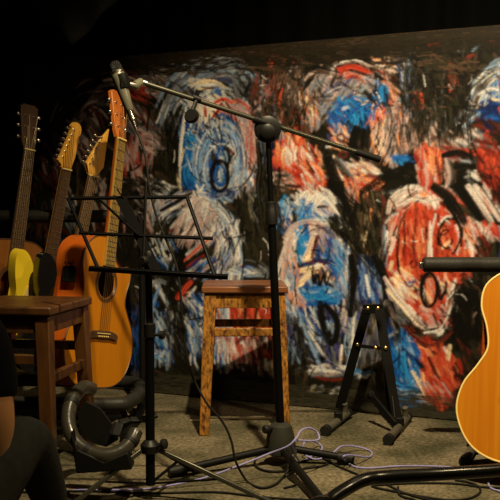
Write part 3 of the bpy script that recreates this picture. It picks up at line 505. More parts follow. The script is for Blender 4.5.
def acoustic(label, loc, rot, s=1., cut=False, top='spruce', side='mahog', bind='cream', head='orange_head', headshape='slot', fb='fretb', preamp=False, depth=.10, group=None, guard=False):
    T = thing('acoustic_guitar', label, 'guitar', loc, rot, group); T.scale = (s, s, s)
    R = AC_CUT if cut else AC_R; Lh = [(-x, z) for x, z in reversed(AC_R)]
    out = c2([(0, 0)]+R+Lh, 5); n = len(out); yf, yb = -depth/2, depth/2
    # sides and back
    mb = MB(); vs = [(x, yf+.001, z) for x, z in out]+[(x, yb, z) for x, z in out]
    mb.add(vs, [(i, (i+1)%n, (i+1)%n+n, i+n) for i in range(n)])
    back = MB().prism(out, yb, yb+.003); mb.add(back.v, back.f); obj('body', mb, M[side], T)
    # top with a real sound hole
    hz, hr = .345, .049; bm = bmesh.new(); ov = [bm.verts.new((x, yf, z)) for x, z in out]; hv = [bm.verts.new((hr*math.cos(k*math.pi/18), yf, hz+hr*math.sin(k*math.pi/18))) for k in range(36)]
    es = [bm.edges.new((ov[i], ov[(i+1)%n])) for i in range(n)]+[bm.edges.new((hv[i], hv[(i+1)%36])) for i in range(36)]
    bmesh.ops.triangle_fill(bm, use_beauty=True, use_dissolve=False, edges=es, normal=(0,-1,0))
    cen = [f for f in bm.faces if math.hypot(f.calc_center_median().x, f.calc_center_median().z-hz) < hr*.9]
    if cen: bmesh.ops.delete(bm, geom=cen, context='FACES_ONLY')
    bm.verts.index_update(); mb = MB(); mb.add([v.co[:] for v in bm.verts], [tuple(v.index for v in f.verts) for f in bm.faces]); bm.free()
    o = obj('soundboard', mb, M[top], T, smooth=False); sd = o.modifiers.new('thick', 'SOLIDIFY'); sd.thickness = .003; sd.offset = 0
    mb = MB().tube([(x*1.0, yf-.0005, z) for x, z in out], .0028, 6, closed=True)
    obj('binding', mb, M[bind], T)
    mb = MB()
    for r_, w_ in ((.053, .0022), (.0585, .003), (.064, .0015)): mb.tube([(r_*math.cos(k*math.pi/20), yf-.0008, hz+r_*math.sin(k*math.pi/20)) for k in range(40)], w_, 6, closed=True)
    obj('rosette', mb, M['rosewood'], T)
    # bridge, saddle, pins
    zb = .175; mb = MB(); mb.prism(c2([(-.082,zb-.016),(-.04,zb-.012),(0,zb-.013),(.04,zb-.012),(.082,zb-.016),(.086,zb),(.05,zb+.012),(0,zb+.013),(-.05,zb+.012),(-.086,zb)],3), yf-.010, yf-.0015)
    br = obj('bridge', mb, M['rosewood'], T, bevel=.002)
    obj('saddle', MB().box((0, yf-.0115, zb+.004), (.072, .004, .003)), M['cream'], br)
    for i in range(6): obj('bridge_pin', MB().lathe([(.0025,0),(.003,.002),(.0015,.003)], ((i/5-.5)*.054, yf-.0095, zb-.006), (0,-1,0), 8), M['cream'], br)
    # neck and head
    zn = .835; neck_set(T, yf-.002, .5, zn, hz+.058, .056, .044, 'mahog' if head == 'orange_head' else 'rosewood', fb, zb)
    hp = [(-.022,zn+.004),(.022,zn+.004),(.031,zn+.035),(.037,zn+.165),(.020,zn+.176),(0,zn+.170),(-.020,zn+.176),(-.037,zn+.165),(-.031,zn+.035)]
    tilt = .20
    def f(x, y, z): dz = z-zn; return V((x, y+dz*math.sin(tilt), zn+dz*math.cos(tilt)))
    hd = obj('headstock', MB().prism(hp, yf-.006, yf+.010, f), M[head], T, bevel=.002)
    posts = []
    for sx in (-1, 1):
        for k in range(3):
            p = f(sx*.018, yf-.006, zn+.045+.043*k); t = tuner(T, p.x, p.z, p.y, sx, 'chrome'); posts.append((p.x, p.z))
    strings(T, yf-.012, yf-.013, zn, zb+.004, .044, .054, [posts[0], posts[1], posts[2], posts[5], posts[4], posts[3]])
    if guard:
        obj('pickguard', MB().prism(c2([(.03,.30),(.062,.33),(.085,.30),(.11,.245),(.10,.20),(.06,.215),(.03,.25)],4), yf-.002, yf-.0005), M['pick'], T)
    if preamp:
        i = min(range(n), key=lambda q: abs(out[q][1]-.372)+(0 if out[q][0] < 0 else 9)); x0 = out[i][0]
        pr = obj('preamp_panel', MB().box((x0-.0025, .002, .372), (.007, .054, .076)), M['plastic'], T, bevel=.003)
        for a in (-.012, .012): obj('slider', MB().box((x0-.007, a+.002, .370), (.003, .004, .04)), M['satin_black'], pr)
        for a in (-.014, 0, .014): obj('dial', MB().lathe([(.004,0),(.0035,.004)], (x0-.006, a+.002, .398), (-1,0,0), 10), M['steel'], pr)
    return T
ST = [(0,.006),(.08,.0),(.14,.035),(.163,.10),(.155,.165),(.125,.215),(.113,.265),(.125,.325),(.145,.375),(.140,.405),(.118,.408),(.085,.375),(.050,.352),(.028,.352),(-.028,.352),(-.048,.37),(-.068,.415),(-.098,.452),(-.128,.462),(-.146,.435),(-.140,.375),(-.118,.30),(-.112,.25),(-.13,.19),(-.158,.13),(-.165,.07),(-.13,.02),(-.06,.004)]
def electric(label, loc, rot, s, colour, headm, kind, fb='rosewood', guard='pick', group=None):
    T = thing('electric_guitar', label, 'guitar', loc, rot, group); T.scale = (s, s, s); th = .044; yf = -th/2
    obj('body', MB().prism(c2(ST, 4), yf, -yf), M[colour], T, bevel=.010)
    pg = [(.02,.345),(.09,.335),(.115,.29),(.10,.22),(.135,.13),(.11,.07),(.06,.06),(.035,.13),(-.05,.15),(-.085,.21),(-.085,.29),(-.07,.335),(-.045,.34),(-.02,.345)]
    obj('pickguard', MB().prism(c2(pg, 3), yf-.003, yf-.0005), M[guard], T)
    for z in (.185, .245, .305): obj('pickup', MB().box((0, yf-.006, z), (.078, .010, .018)), M['cream' if guard == 'cream' else 'plastic'], T, bevel=.003)
    obj('bridge', MB().box((0, yf-.006, .135), (.075, .012, .035)), M['chrome'], T, bevel=.002)
    for k in range(3): obj('knob', MB().lathe([(.012,0),(.010,.004),(.009,.012)], (.075+.016*k, yf-.003, .155-.04*k), (0,-1,0), 14), M['cream' if guard == 'cream' else 'chrome'], T)
    zn = .79; y = yf-.006; neck_set(T, y, .36, zn, .345, .056, .042, 'maple', fb, .14, frets=22)
    if kind == 'round':
        hp = [(-.021,zn+.004),(-.026,zn+.015),(-.045,zn+.030),(-.036,zn+.05),(-.008,zn+.15),(-.012,zn+.168),(.002,zn+.186),(.026,zn+.183),(.038,zn+.165),(.036,zn+.142),(.024,zn+.125),(.033,zn+.07),(.024,zn+.02),(.021,zn+.004)]
        hp = c2(hp, 3)
    else:
        hp = [(-.021,zn+.004),(-.024,zn+.020),(-.040,zn+.045),(-.020,zn+.10),(.000,zn+.150),(.030,zn+.200),(.026,zn+.150),(.034,zn+.075),(.040,zn+.045),(.024,zn+.020),(.021,zn+.004)]
    def f(x, y_, z): return V((x, y_, z))
    obj('headstock', MB().prism(hp, y-.002, y+.012, f), M[headm], T, bevel=.002)
    posts = []
    for k in range(6):
        x, z = -.026+.0055*k, zn+.045+.0225*k; posts.append((x, z)); tuner(T, x, z, y-.002, -1, 'chrome', .9)
    strings(T, y-.010, yf-.014, zn, .14, .042, .052, posts)
    return T
D = math.radians
acoustic('amber acoustic guitar with cutaway and side preamp panel, behind the dark stool', (-.572,3.07,.172), (D(.5), D(9.6), D(65)), 1.035, cut=True, bind='rosewood', preamp=True, group='guitars in the rack')
electric('black electric guitar with a pointed maple headstock, leaning in the rack beside the amber acoustic', (-.745,3.30,.165), (D(2), D(12.5), D(42)), .96, 'blk_lac', 'maple', 'point', group='guitars in the rack')
electric('yellow electric guitar with a rounded maple headstock, leaning in the rack', (-.848,3.37,.168), (D(5), D(9.3), D(50)), .985, 'yellow', 'maple', 'round', guard='cream', group='guitars in the rack')
acoustic('tan acoustic guitar with a dark headstock, furthest left in the rack', (-.985,3.44,.150), (D(2), D(7.5), D(46)), 1.04, top='tan', side='mahog', head='rosewood', fb='rosewood', bind='rosewood', depth=.09, group='guitars in the rack')
# right-hand guitar resting on its stand
acoustic('honey-coloured acoustic guitar with pale edge binding, cut by the right edge', (.798,2.50,.060), (D(-11), D(1), D(-16)), 1.09, top='spruce2', side='mahog', bind='cream', group=None)
# ------------------------------------------------------------ rack holding the four guitars
def rack():
    T = thing('guitar_rack', 'black multi-guitar rack with foam-padded tubes holding four guitars at the left', 'guitar rack', (-.75, 3.35, 0))
    r = .024; z0 = .118
    pf = [(-1.25,3.10,z0),(-.75,3.05,z0),(-.47,3.03,z0),(-.415,3.08,z0),(-.40,3.20,z0),(-.415,3.36,z0),(-.49,3.45,z0),(-.75,3.47,z0),(-1.20,3.5,z0)]
    obj('lower_padded_tube', MB().tube(catmull(pf, 8), r, 14), M['foam'], T, world=True)
    a, b = V((-1.38, 3.60, .755)), V((-.445, 3.56, .755))
    obj('upper_padded_tube', MB().tube([a, b], .025, 16), M['foam'], T, world=True)
    obj('upright', MB().tube(catmull([(-.445,3.56,.755),(-.43,3.56,.70),(-.425,3.54,.4),(-.42,3.50,.03)],6), .013, 10), M['satin_black'], T, world=True)
    obj('upright', MB().tube([(-1.32,3.6,.755),(-1.30,3.56,.03)], .013, 10), M['satin_black'], T, world=True)
    for x in (-.42, -1.28):
        obj('foot', MB().tube(catmull([(x,3.62,.018),(x,3.3,.018),(x,2.98,.018)],4), .016, 10), M['satin_black'], T, world=True)
        obj('post', MB().tube([(x,3.12,.018),(x-.03 if x > -1 else x+.06,3.10,.10)], .011, 8), M['satin_black'], T, world=True)
    obj('brace', MB().bar((-.42,3.2,.035), (-1.28,3.2,.035), .025, .012), M['satin_black'], T, world=True)
rack()
# ------------------------------------------------------------ stools
def stool(label, loc, rz, wood, seatm, w=.285, h=.515, dp=.30):
    T = thing('wooden_stool', label, 'stool', loc, (0,0,rz), 'wooden stools'); t = .040; sp = .022
    obj('seat', MB().box((0,0,h-.012), (w+.012, dp+.012, .024)), M[seatm], T, bevel=.005)
    def leg_pt(sx, sy, z): k = 1-z/(h-.024); return V((sx*(w/2-t/2-.004+sp*k), sy*(dp/2-t/2-.004+sp*k), z))
    for sx in (-1,1):
        for sy in (-1,1):
            mb = MB(); a, b = leg_pt(sx,sy,h-.026), leg_pt(sx,sy,0.0); vs = []
            for p, q in ((a, t*1.05), (b, t*.86)):
                for i, j in ((-1,-1),(1,-1),(1,1),(-1,1)): vs.append(p+V((i*q/2, j*q/2, 0)))
            mb.add(vs, [(3,2,1,0),(4,5,6,7),(0,1,5,4),(1,2,6,5),(2,3,7,6),(3,0,4,7)]); obj('leg', mb, M[wood], T, bevel=.003)
    for sy in (-1,1):
        obj('apron', MB().box((0, sy*(dp/2-.018), h-.052), (w-.07, .018, .048)), M[wood], T, bevel=.002)
        z = .355; k = leg_pt(1,sy,z); obj('rail', MB().box((0, k.y, z), (2*k.x-t*.95, .020, .028)), M[wood], T, bevel=.003)
    for sx in (-1,1):
        obj('apron', MB().box((sx*(w/2-.018), 0, h-.052), (.018, dp-.07, .048)), M[wood], T, bevel=.002)
        z = .30; k = leg_pt(sx,1,z); obj('rail', MB().box((k.x, 0, z), (.020, 2*k.y-t*.95, .028)), M[wood], T, bevel=.003)
    return T
stool('worn golden-brown wooden stool with a reddish seat, standing alone before the painted board', (-.022, 3.235, 0), D(1.5), 'worn', 'worn_seat')
stool('dark brown wooden stool standing before the rack of guitars', (-.668, 2.665, 0), D(-10), 'dark', 'dark', .285, .505, .325)
# ------------------------------------------------------------ A-frame guitar stands
def frame_stand(label, loc, rz):
    """local frame: x across, y back; apex at the top"""
    T = thing('guitar_stand', label, 'guitar stand', loc, (0,0,rz), 'folding guitar stands')
    ap = [(-.021, .11, .420), (.023, .11, .420)]; lo = [(-.112, .175, .045), (.078, .03, .035)]
    for (a, b) in zip(ap, lo): obj('frame_bar', MB().bar(a, b, .010, .033, (1,0,.2)), M['satin_black'], T, bevel=.002)
    obj('apex_plate', MB().box((.001,.112,.422), (.072,.012,.034)), M['satin_black'], T, bevel=.002)
    def on(i, t): return V(ap[i])*(1-t)+V(lo[i])*t
    obj('cross_bar', MB().bar(on(0,.36)+V((0,-.004,0)), on(1,.36)+V((0,-.004,0)), .010, .012), M['satin_black'], T, bevel=.001)
    for p in (V((-.017,.106,.424)), V((.019,.106,.424)), on(0,.345)+V((0,-.010,0)), on(1,.35)+V((0,-.010,0)), on(0,.36)*.35+on(1,.36)*.65+V((0,-.008,0))):
        obj('rivet', MB().lathe([(.0065,0),(.006,.003),(.003,.005)], p, (0,-1,0), 12), M['brass'], T)
    for (x0,y0), (x1,y1) in (((-.185,-.06),(-.075,.215)), ((.012,-.185),(.138,.155))):
        a, b = V((x0,y0,.018)), V((x1,y1,.019)); f = obj('foot_tube', MB().tube([a, b], .0140, 14), M['stand_grey'], T)
        d = (b-a).normalized(); obj('end_cap', MB().tube([a-d*.004, a+d*.026], .0175, 14), M['rubber'], f); obj('end_cap', MB().tube([b-d*.020, b+d*.004], .0175, 14), M['rubber'], f)
        p = a*.14+b*.86; obj('rest_peg', MB().tube(catmull([p, p+V((0,-.004,.030)), p+V((-.003,-.010,.046))],4), .0100, 10), M['stand_grey'], f)
        q = a*.45+b*.55; obj('hinge_block', MB().box(q+V((0,0,.018)), (.028,.036,.03)), M['satin_black'], T, bevel=.003)
    h = V((-.012,.10,.115)); obj('folding_arm', MB().bar(h, (.062,-.03,.032), .012, .024, (0,.2,1)), M['satin_black'], T, bevel=.002)
    obj('pivot_knob', MB().lathe([(.012,0),(.013,.006),(.009,.016)], h+V((.006,-.006,0)), (0,-1,0), 14), M['rubber'], T)
    obj('rear_leg', MB().bar((.036,.118,.38), (.070,.12,.015), .020, .012, (0,1,0)), M['satin_black'], T, bevel=.002)
    obj('spring_rod', MB().tube([(.060,.03,.120),(.068,.02,.045)], .0022, 6), M['steel'], T)
    return T
frame_stand('empty black A-frame guitar stand standing open before the painted board', (.443, 3.13, 0), D(0))
frame_stand('black folding stand under the honey-coloured acoustic guitar', (.83, 2.74, 0), D(0))
# ------------------------------------------------------------ microphone boom stand
def mic_stand():
    base = V((.09, 2.75, 0)); T = thing('microphone_stand', 'black boom microphone stand with angled chrome arm and three long legs', 'microphone stand', base)
    top = P(268, 131, 2.75); foot = P(280.5, 428, 2.75)
    c = V((foot.x, foot.y, .03)); k = foot.x-.0
    obj('base_housing', MB().lathe([(.036,0),(.047,.006),(.048,.025),(.042,.06),(.033,.088),(.017,.098)], c, (0,0,1), 28), M['grey_plastic'], T, world=True)
    q = P(268, 429, 2.715); kn = obj('tension_knob', MB().lathe([(.006,-.02),(.007,0),(.013,.003),(.013,.014),(.009,.018)], q, (-.5,-.6,.05), 14), M['rubber'], T, world=True)
    mid = P(271.5, 214, 2.75); d = (top-foot).normalized()
    obj('lower_tube', MB().tube([foot-d*.03, mid], .0125, 14), M['black_metal'], T, world=True)
    obj('clutch', MB().lathe([(.0135,-.035),(.018,-.032),(.0185,.010),(.0165,.014),(.0165,.034),(.012,.038)], mid, d, 18), M['plastic'], T, world=True)
    obj('upper_tube', MB().tube([mid, top], .0085, 12), M['black_metal'], T, world=True)
    # boom
    bl, brr = P(142, 82.5, 2.66), P(380, 159.5, 2.83); dd = (brr-bl).normalized(); pv = P(267.5, 123.5, 2.745)
    obj('boom_arm', MB().tube([bl, brr], .0076, 12), M['arm'], T, world=True)
    obj('boom_grip', MB().tube([brr-dd*.085, brr], .0108, 12), M['rubber'], T, world=True)
    f = V((0,-1,-.05)).normalized()
    j = obj('boom_joint', MB().lathe([(.010,-.028),(.038,-.024),(.041,-.012),(.041,.002),(.030,.008)], pv+V((0,-.004,-.018)), f, 28), M['plastic'], T, world=True)
    obj('joint_knob', MB().lathe([(.020,.008),(.024,.010),(.024,.020),(.018,.024)], pv+V((0,-.004,-.026)), f, 10), M['plastic'], j, world=False).location = -V(T.location)
    obj('joint_neck', MB().tube([top-d*.02, pv-V((0,0,.03))], .013, 12), M['plastic'], T, world=True)
    obj('arm_sleeve', MB().tube([pv-dd*.045, pv+dd*.045], .0125, 12), M['plastic'], T, world=True)
    # cable clip on the arm
    cp = P(197, 99, 2.69); cl = obj('cable_clip', MB().tube([cp-dd*.012, cp+dd*.012], .011, 12), M['plastic'], T, world=True)
    e = P(191.5, 116, 2.67)
    mb = MB(); mb.tube([cp, e+V((.003,0,.015))], [.007,.006], 8); mb.lathe([(.006,-.010),(.021,-.008),(.023,0),(.018,.010)], e, (-.3,-1,.2), 18); obj('clip_wheel', mb, M['plastic'], T, world=True)
    mb = MB().tube([cp+V((0,0,.008)), cp+V((.002,-.002,.026))], .0065, 8); obj('clip_screw', mb, M['plastic'], T, world=True)
    # legs
    h = V((c.x, c.y, .052))
    for tip, cap in ((G(171,472,.016), 1), (G(352,459,.018), 1), (G(331,512,.016), 1)):
        v = (tip-h).normalized(); L = obj('leg', MB().tube([h+v*.02, tip], .0115, 12), M['satin_black'], T, world=True)
        o = obj('rubber_foot', MB().tube([tip-v*.045, tip+v*.006], .0165, 12), M['rubber'], L); o.location = -V(T.location)
    return bl, dd
BL, BD = mic_stand()
def microphone():
    top, tail = P(114.5, 63, 2.62), P(129.5, 111, 2.62); d = (tail-top).normalized()
    T = thing('microphone', 'charcoal handheld microphone clipped to the end of the boom arm', 'microphone', tail)
    L = (tail-top).length
    obj('body', MB().lathe([(.017,.028),(.0205,.036),(.0205,.05),(.0185,.075),(.0160,.10),(.0125,L-.004),(.010,L)], top, d, 24), M['mic'], T, world=True)
    obj('grille', MB().lathe([(.004,-.006),(.012,-.003),(.0165,.006),(.018,.018),(.017,.026)], top, d, 24), M['grille'], T, world=True)
    obj('collar_ring', MB().lathe([(.018,.024),(.0205,.026),(.0205,.031),(.018,.033)], top, d, 24), M['steel'], T, world=True)
    obj('switch', MB().box(top+d*.07+V((.004,-.018,0)), (.006,.006,.014)), M['plastic'], T, world=True)
    H = thing('microphone_clip', 'black microphone clip with grey swivel at the left end of the boom arm', 'microphone clip', BL)
    m = P(122.5, 82, 2.62)
    obj('grip', MB().lathe([(.0195,-.022),(.0215,-.020),(.0205,.020),(.0190,.022)], m, d, 20), M['plastic'], H, world=True)
    obj('swivel', MB().tube([m+BD*.022, m+BD*.035, m+BD*.036, BL-BD*.004], [.008,.009,.013,.0125], 14), M['mic'], H, world=True)
    obj('thread_ring', MB().tube([BL-BD*.004, BL+BD*.014], .0105, 14), M['chrome'], H, world=True)
    # cable: plug, then down to the floor
    p2 = P(133, 121, 2.62); K = thing('microphone_cable', 'thin black cable hanging from the microphone down to the floor by the stand', 'cable', G(262,487))
    pd = (p2-tail).normalized(); obj('plug', MB().tube([tail-pd*.002, tail+pd*.028, tail+pd*.029, p2+pd*.012, p2+pd*.03], [.0095,.0095,.007,.006,.0036], 14), [M['chrome']], K, world=True)
    pts = [p2+pd*.028]
    way = [(141,141,2.60),(146,160,2.59),(149,185,2.58),(156,215,2.57),(167,242,2.56),(177,268,2.55),(181,300,2.54),(184,335,2.54),(191,372,2.53),(206,402,2.52),(222,421,2.52),(231,440,2.52),(236,462,2.52)]
    pts += [P(*w_) for w_ in way]+[G(247,481,.005),G(260,487.5,.005),(G(274,485,.005)),G(284,476,.006),P(291,464,2.63),P(296,452,2.66),P(292,447,2.68)]
    obj('cord', MB().tube(catmull(pts, 8), .0034, 8), M['cable'], K, world=True)
    c = obj('loose_loop', MB().tube(catmull([G(262,453,.005),G(255,460,.005),G(257,467,.005),G(268,471,.005),G(284,471,.005),G(300,468,.005)],8), .0034, 8), M['cable'], K, world=True)
microphone()
# ------------------------------------------------------------ music stand
def music_stand():
    b = V(G(150, 498)); b = V((-.262, 2.40, 0)); T = thing('music_stand', 'black folding wire music stand with an open empty desk', 'music stand', b)
    m = M['black_metal']
    tl, tr, ml, mr, bl, br = P(68,198.5,2.50), P(187,197,2.50), P(79,233,2.42), P(213,238.5,2.42), P(89,268.5,2.35), P(228,277,2.35)
    tb = lambda n, pts, r: obj(n, MB().tube(pts, r, 8), m, T, world=True)
    tb('top_wire', [tl, tr], .0054); tb('middle_wire', [ml, mr], .0050); tb('side_wire', [tl, P(98,268.5,2.352)], .0050); tb('side_wire', [tr, P(214.5,275.5,2.352)], .0054)
    obj('lip_rail', MB().bar(bl, br, .014, .0115, (0,-.3,1)), m, T, bevel=.001, world=True)
    obj('spine_plate', MB().bar(P(121,198,2.495), P(157,272,2.36), .030, .004, (0,-1,.3), .026, .004), m, T, world=True)
    tb('cross_wire', [P(100,200,2.49), P(138,235,2.41)], .0038); tb('cross_wire', [P(146,183,2.50), P(143,270,2.37)], .0040)
    tb('prop_wire', [P(117,189,2.49), P(123,198,2.49), P(119,192,2.5)], .002)
    head = P(148.5, 262, 2.40); hub = P(150, 447, 2.40); bot = P(150.5, 485, 2.40)
    obj('head_bracket', MB().lathe([(.013,-.03),(.016,-.02),(.016,.02),(.010,.03)], head, (0,0,1), 14), M['plastic'], T, world=True)
    obj('head_knob', MB().lathe([(.004,0),(.005,.012),(.013,.014),(.013,.024),(.010,.027)], head+V((.0,-.008,.004)), (-.5,-.8,0), 12), M['rubber'], T, world=True)
    mid = P(149.5, 330, 2.40)
    obj('upper_pole', MB().tube([head, mid], .0095, 12), m, T, world=True); obj('lower_pole', MB().tube([mid-V((0,0,.02)), bot], .0125, 12), m, T, world=True)
    obj('pole_collar', MB().lathe([(.0125,-.02),(.016,-.018),(.016,.016),(.010,.02)], mid, (0,0,1), 16), M['plastic'], T, world=True)
    mb = MB().tube([mid+V((.010,-.004,-.012)), mid+V((.030,-.008,-.012))], .0045, 8); mb.lathe([(.005,0),(.0115,.002),(.0115,.012),(.006,.014)], mid+V((.028,-.008,-.012)), (.9,-.3,0), 12); obj('collar_knob', mb, M['rubber'], T, world=True)
    obj('tripod_hub', MB().lathe([(.0135,-.018),(.024,-.014),(.026,.006),(.020,.014),(.013,.02)], hub, (0,0,1), 18), M['plastic'], T, world=True)
    mb = MB().tube([hub+V((.02,-.006,.006)), hub+V((.036,-.01,.010))], .006, 8); mb.lathe([(.006,0),(.014,.003),(.014,.012),(.006,.016)], hub+V((.032,-.01,.010)), (.8,-.4,.2), 12); obj('hub_knob', mb, M['rubber'], T, world=True)
    lr = hub+V((0,0,-.006))
    for st, tip in ((V((-.022,-.01,0)), G(68,508,.008)), (V((.026,-.01,0)), G(272,503,.008)), (V((.01,.022,0)), G(196,471,.008))):
        L = obj('leg', MB().bar(lr+st, tip, .011, .013), M['arm'] if tip.y < 2.6 else m, T, bevel=.003, world=True)
        d = (tip-lr-st).normalized(); o = obj('foot_cap', MB().tube([tip-d*.03, tip+d*.004], .0095, 10), M['rubber'], L); o.location = -V(T.location)
        pm = (lr+st)*.45+tip*.55; obj('leg_brace', MB().bar(bot+V((0,0,.004)), pm, .008, .004), m, T, world=True)
music_stand()
# ------------------------------------------------------------ floor tube loop in front of the dark stool
def cradle():
    T = thing('padded_stand', 'black padded stand with a curved foam tube, lying at the foot of the dark stool', 'stand', G(100, 505))
    px = [(92,389),(83,387.5),(74,397),(69,411),(69,427),(76,442),(90,452),(106,455.5),(121,451),(131,441),(136,431)]
    dz = [.905*q for q in (2.84,2.80,2.75,2.71,2.67,2.64,2.62,2.61,2.62,2.64,2.66)]
    pts = catmull([P(x, y, d_) for (x, y), d_ in zip(px, dz)], 7)
    t = obj('foam_tube', MB().tube(pts, .0195, 16), M['foam_lit'], T, world=True)
    for i in (16, 40, 62):
        a, b = pts[i], pts[i+2]; o = obj('collar', MB().tube([a, b, ], .0215, 16), M['rubber'], t); o.location = -V(T.location)
    obj('rim', MB().tube([p+V((-.012*math.cos(i/len(pts)*3.0), .004, -.016*math.sin(i/len(pts)*3.0+.2))) for i, p in enumerate(pts)][6:66], .0095, 8), M['blk_gloss'], T, world=True)
    # shell behind the tube
    sh = [(86,402),(100,409),(116,430),(118,440),(106,447),(92,443),(80,430),(77,412)]
    mb = MB(); f = [P(x, y, 2.44) for x, y in sh]; g = [p+V((0,.012,0)) for p in f]; n = len(f)
    mb.add(f+g, [tuple(range(n)), tuple(range(2*n-1,n-1,-1))]+[(i,(i+1)%n,(i+1)%n+n,i+n) for i in range(n)]); obj('back_panel', mb, M['plastic'], T, world=True)
    bx = [(70,432),(78,450),(104,462),(128,452),(132,470),(76,474)]
    mb = MB(); f = [P(x, y, 2.345) for x, y in bx]; f = [V((p.x, p.y, max(p.z, .002))) for p in f]; g = [p+V((0,.06,0)) for p in f]; n = len(f)
    mb.add(f+g, [tuple(range(n)), tuple(range(2*n-1,n-1,-1))]+[(i,(i+1)%n,(i+1)%n+n,i+n) for i in range(n)]); obj('base', mb, M['satin_black'], T, world=True, bevel=.004)
    st = [P(116,436,2.40), P(120,423,2.42), P(130,420,2.44), P(142,420,2.45), P(157,414.5,2.46)]
    mb = MB(); 
    for a, b in zip(st, st[1:]): mb.bar(a, b, .022, .009, (0,-.35,1))
    mb.tube([P(112,436,2.42), P(119,424,2.43)], .015, 10); obj('strap', mb, M['rubber'], T, world=True, bevel=.002)
M['foam_lit'] = mat('lit_ribbed_rubber', (.028,.026,.018), .24, bump=(45,.2), spec=.7); M['blk_gloss'] = mat('gloss_black_edge', (.008,.008,.006), .25, spec=.6)  # brighter copy of the foam, the strong light on it put into the colour
cradle()
# ------------------------------------------------------------ tubes, amplifier and cables at the right
T = thing('padded_bar', 'horizontal black foam-padded bar crossing behind the honey-coloured guitar', 'bar', (1.08, 2.82, 0))
a, b = P(423, 264.6, 2.82), P(640, 264.6, 2.82)
obj('padded_tube', MB().tube([a, a+V((.004,0,0)), b], [.020,.0238,.0238], 20), M['foam'], T, world=True)
obj('end_bracket', MB().box(P(421,265.5,2.82), (.012,.016,.020)), M['steel'], T, bevel=.002, world=True)
obj('upright', MB().tube([b-V((.06,0,0)), V((b.x-.06, 2.82, .0))], .014, 12), M['satin_black'], T, world=True)
obj('foot', MB().bar((b.x-.06, 2.62, .012), (b.x-.06, 2.85, .012), .03, .024), M['satin_black'], T, bevel=.003, world=True)
T = thing('amplifier', 'black amplifier cabinet with pale trim, cut by the right edge behind the padded bar', 'amplifier', (1.03, 3.01, 0), (0,0,D(-17)))
obj('cabinet', MB().box((.02,.02,.338), (.40,.18,.66)), M['tolex'], T, bevel=.008)
obj('trim_strip', MB().box((.02,-.071,.674), (.39,.006,.014)), M['silver'], T, bevel=.001)
mb = MB(); x, z = -.158, .617
mb.box((x,-.0715,z+.006), (.012,.002,.0028)); mb.box((x,-.0715,z), (.003,.002,.013)); mb.box((x+.014,-.0715,z), (.003,.002,.013)); mb.box((x+.023,-.0715,z), (.003,.002,.013)); mb.box((x+.0185,-.0715,z), (.008,.002,.0026)); obj('front_lettering', mb, M['white'], T)
for sx in (-1,1):
    for sy in (-1,1): obj('foot', MB().lathe([(.014,0),(.016,.010)], (.02+sx*.16, .02+sy*.06, 0), (0,0,1), 12), M['rubber'], T)
T = thing('bent_tube_frame', 'low bent black metal tube frame in the right foreground, nearest the camera', 'metal frame', (.35, 1.5, 0))
pts = catmull([(P(560,463.5,1.62)), P(500,470,1.56), P(440,474,1.52), P(385,477,1.50), P(364,480,1.48), P(347,488.5,1.46), P(330,500,1.43), P(306,522,1.38), V((.065,1.30,.10)), V((.062,1.30,.011))], 8)
obj('tube', MB().tube(pts, .0112, 16), M['blk_gloss'], T, world=True)
p0 = P(560,463.5,1.62); obj('tube_leg', MB().tube(catmull([p0, p0+V((.05,.012,-.02)), V((p0.x+.08,1.66,.15)), V((p0.x+.08,1.66,.011))],6), .0112, 14), M['blk_gloss'], T, world=True)
for q in (V((.062,1.30,.001)), V((p0.x+.08,1.66,.001))): obj('rubber_foot', MB().lathe([(.016,0),(.016,.02),(.012,.03)], q, (0,0,1), 14), M['rubber'], T, world=True)
def floor_cable(name, label, path, r, m, per=8):
    pts = [G(p[0], p[1], p[2] if len(p) > 2 and p[2] < 1 else r+.001) if not (len(p) > 2 and p[2] >= 1) else P(*p) for p in path]
    o = obj(name, MB().tube(catmull(pts, per), r, 8), m); tag(o, label, 'cable'); return o
o = floor_cable('braided_cable', 'violet and white braided cable snaking across the floor over the microphone stand leg',
 [(62,492,.004),(80,490),(105,490),(150,488.5),(200,479,.02),(238,466,.05),(268,454,2.58),(288,446,2.56),(297,437,2.57),(301,430.5,2.62),(309,428,2.66),(317,432,2.68),(319,439,2.66),(310,441,2.62),(297,440.5,2.58),(292,445,2.6),(300,461,.008),(312,456,.006),(322,449,.006),(318,443,.012),(306,441,.05),(303,452,.02),(314,459,.006),(326,457,.006),(334,452,.03),(341,446.5,.036),(352,446,.02),(366,449,.006),(372,453),(368,457,.008),(350,455,.04),(343,457,.04),(347,462,.01),(356,467),(372,468),(400,466),(440,466.5),(480,470),(520,474)], .0028, M['braid'])
gC = 'black cables on the floor at the lower right'
for lab, path in (('black cable in a wide oval loop on the floor below the bent tube frame', [(520,488),(485,487),(455,483.5),(420,483),(392,484),(372,486),(398,492),(425,497),(450,500),(470,498),(480,492),(478,486),(468,482),(455,480)]),
                  ('black cable running from the microphone stand leg to the bottom edge right of centre', [(322,457,.006),(338,466),(352,472),(372,480),(388,485),(402,492),(430,500),(470,506)]),
                  ('black cable crossing the bottom right corner of the floor', [(398,487),(400,495),(412,499),(430,503),(500,505)]),
                  ('short violet cable curl at the right edge below the bent tube frame', [(512,479.5),(497,478.5),(489,482),(491,488),(503,492),(515,493)]),
                  ('black cable trailing along the floor below the stand legs at the left', [(20,492),(90,491),(150,493),(215,492),(262,497),(310,500)])):
    floor_cable('floor_cable', lab, path, .0028 if 'violet' in lab else .003, M['braid'] if 'violet' in lab else M['cable'])['group'] = 'loose cables on the floor'
floor_cable('floor_cable', 'black cable tangled with the braided cable beside the microphone stand base', [(286,470),(300,462),(318,458),(330,461),(322,466),(302,469),(288,476),(296,484),(284,488)], .003, M['cable'])['group'] = 'loose cables on the floor'
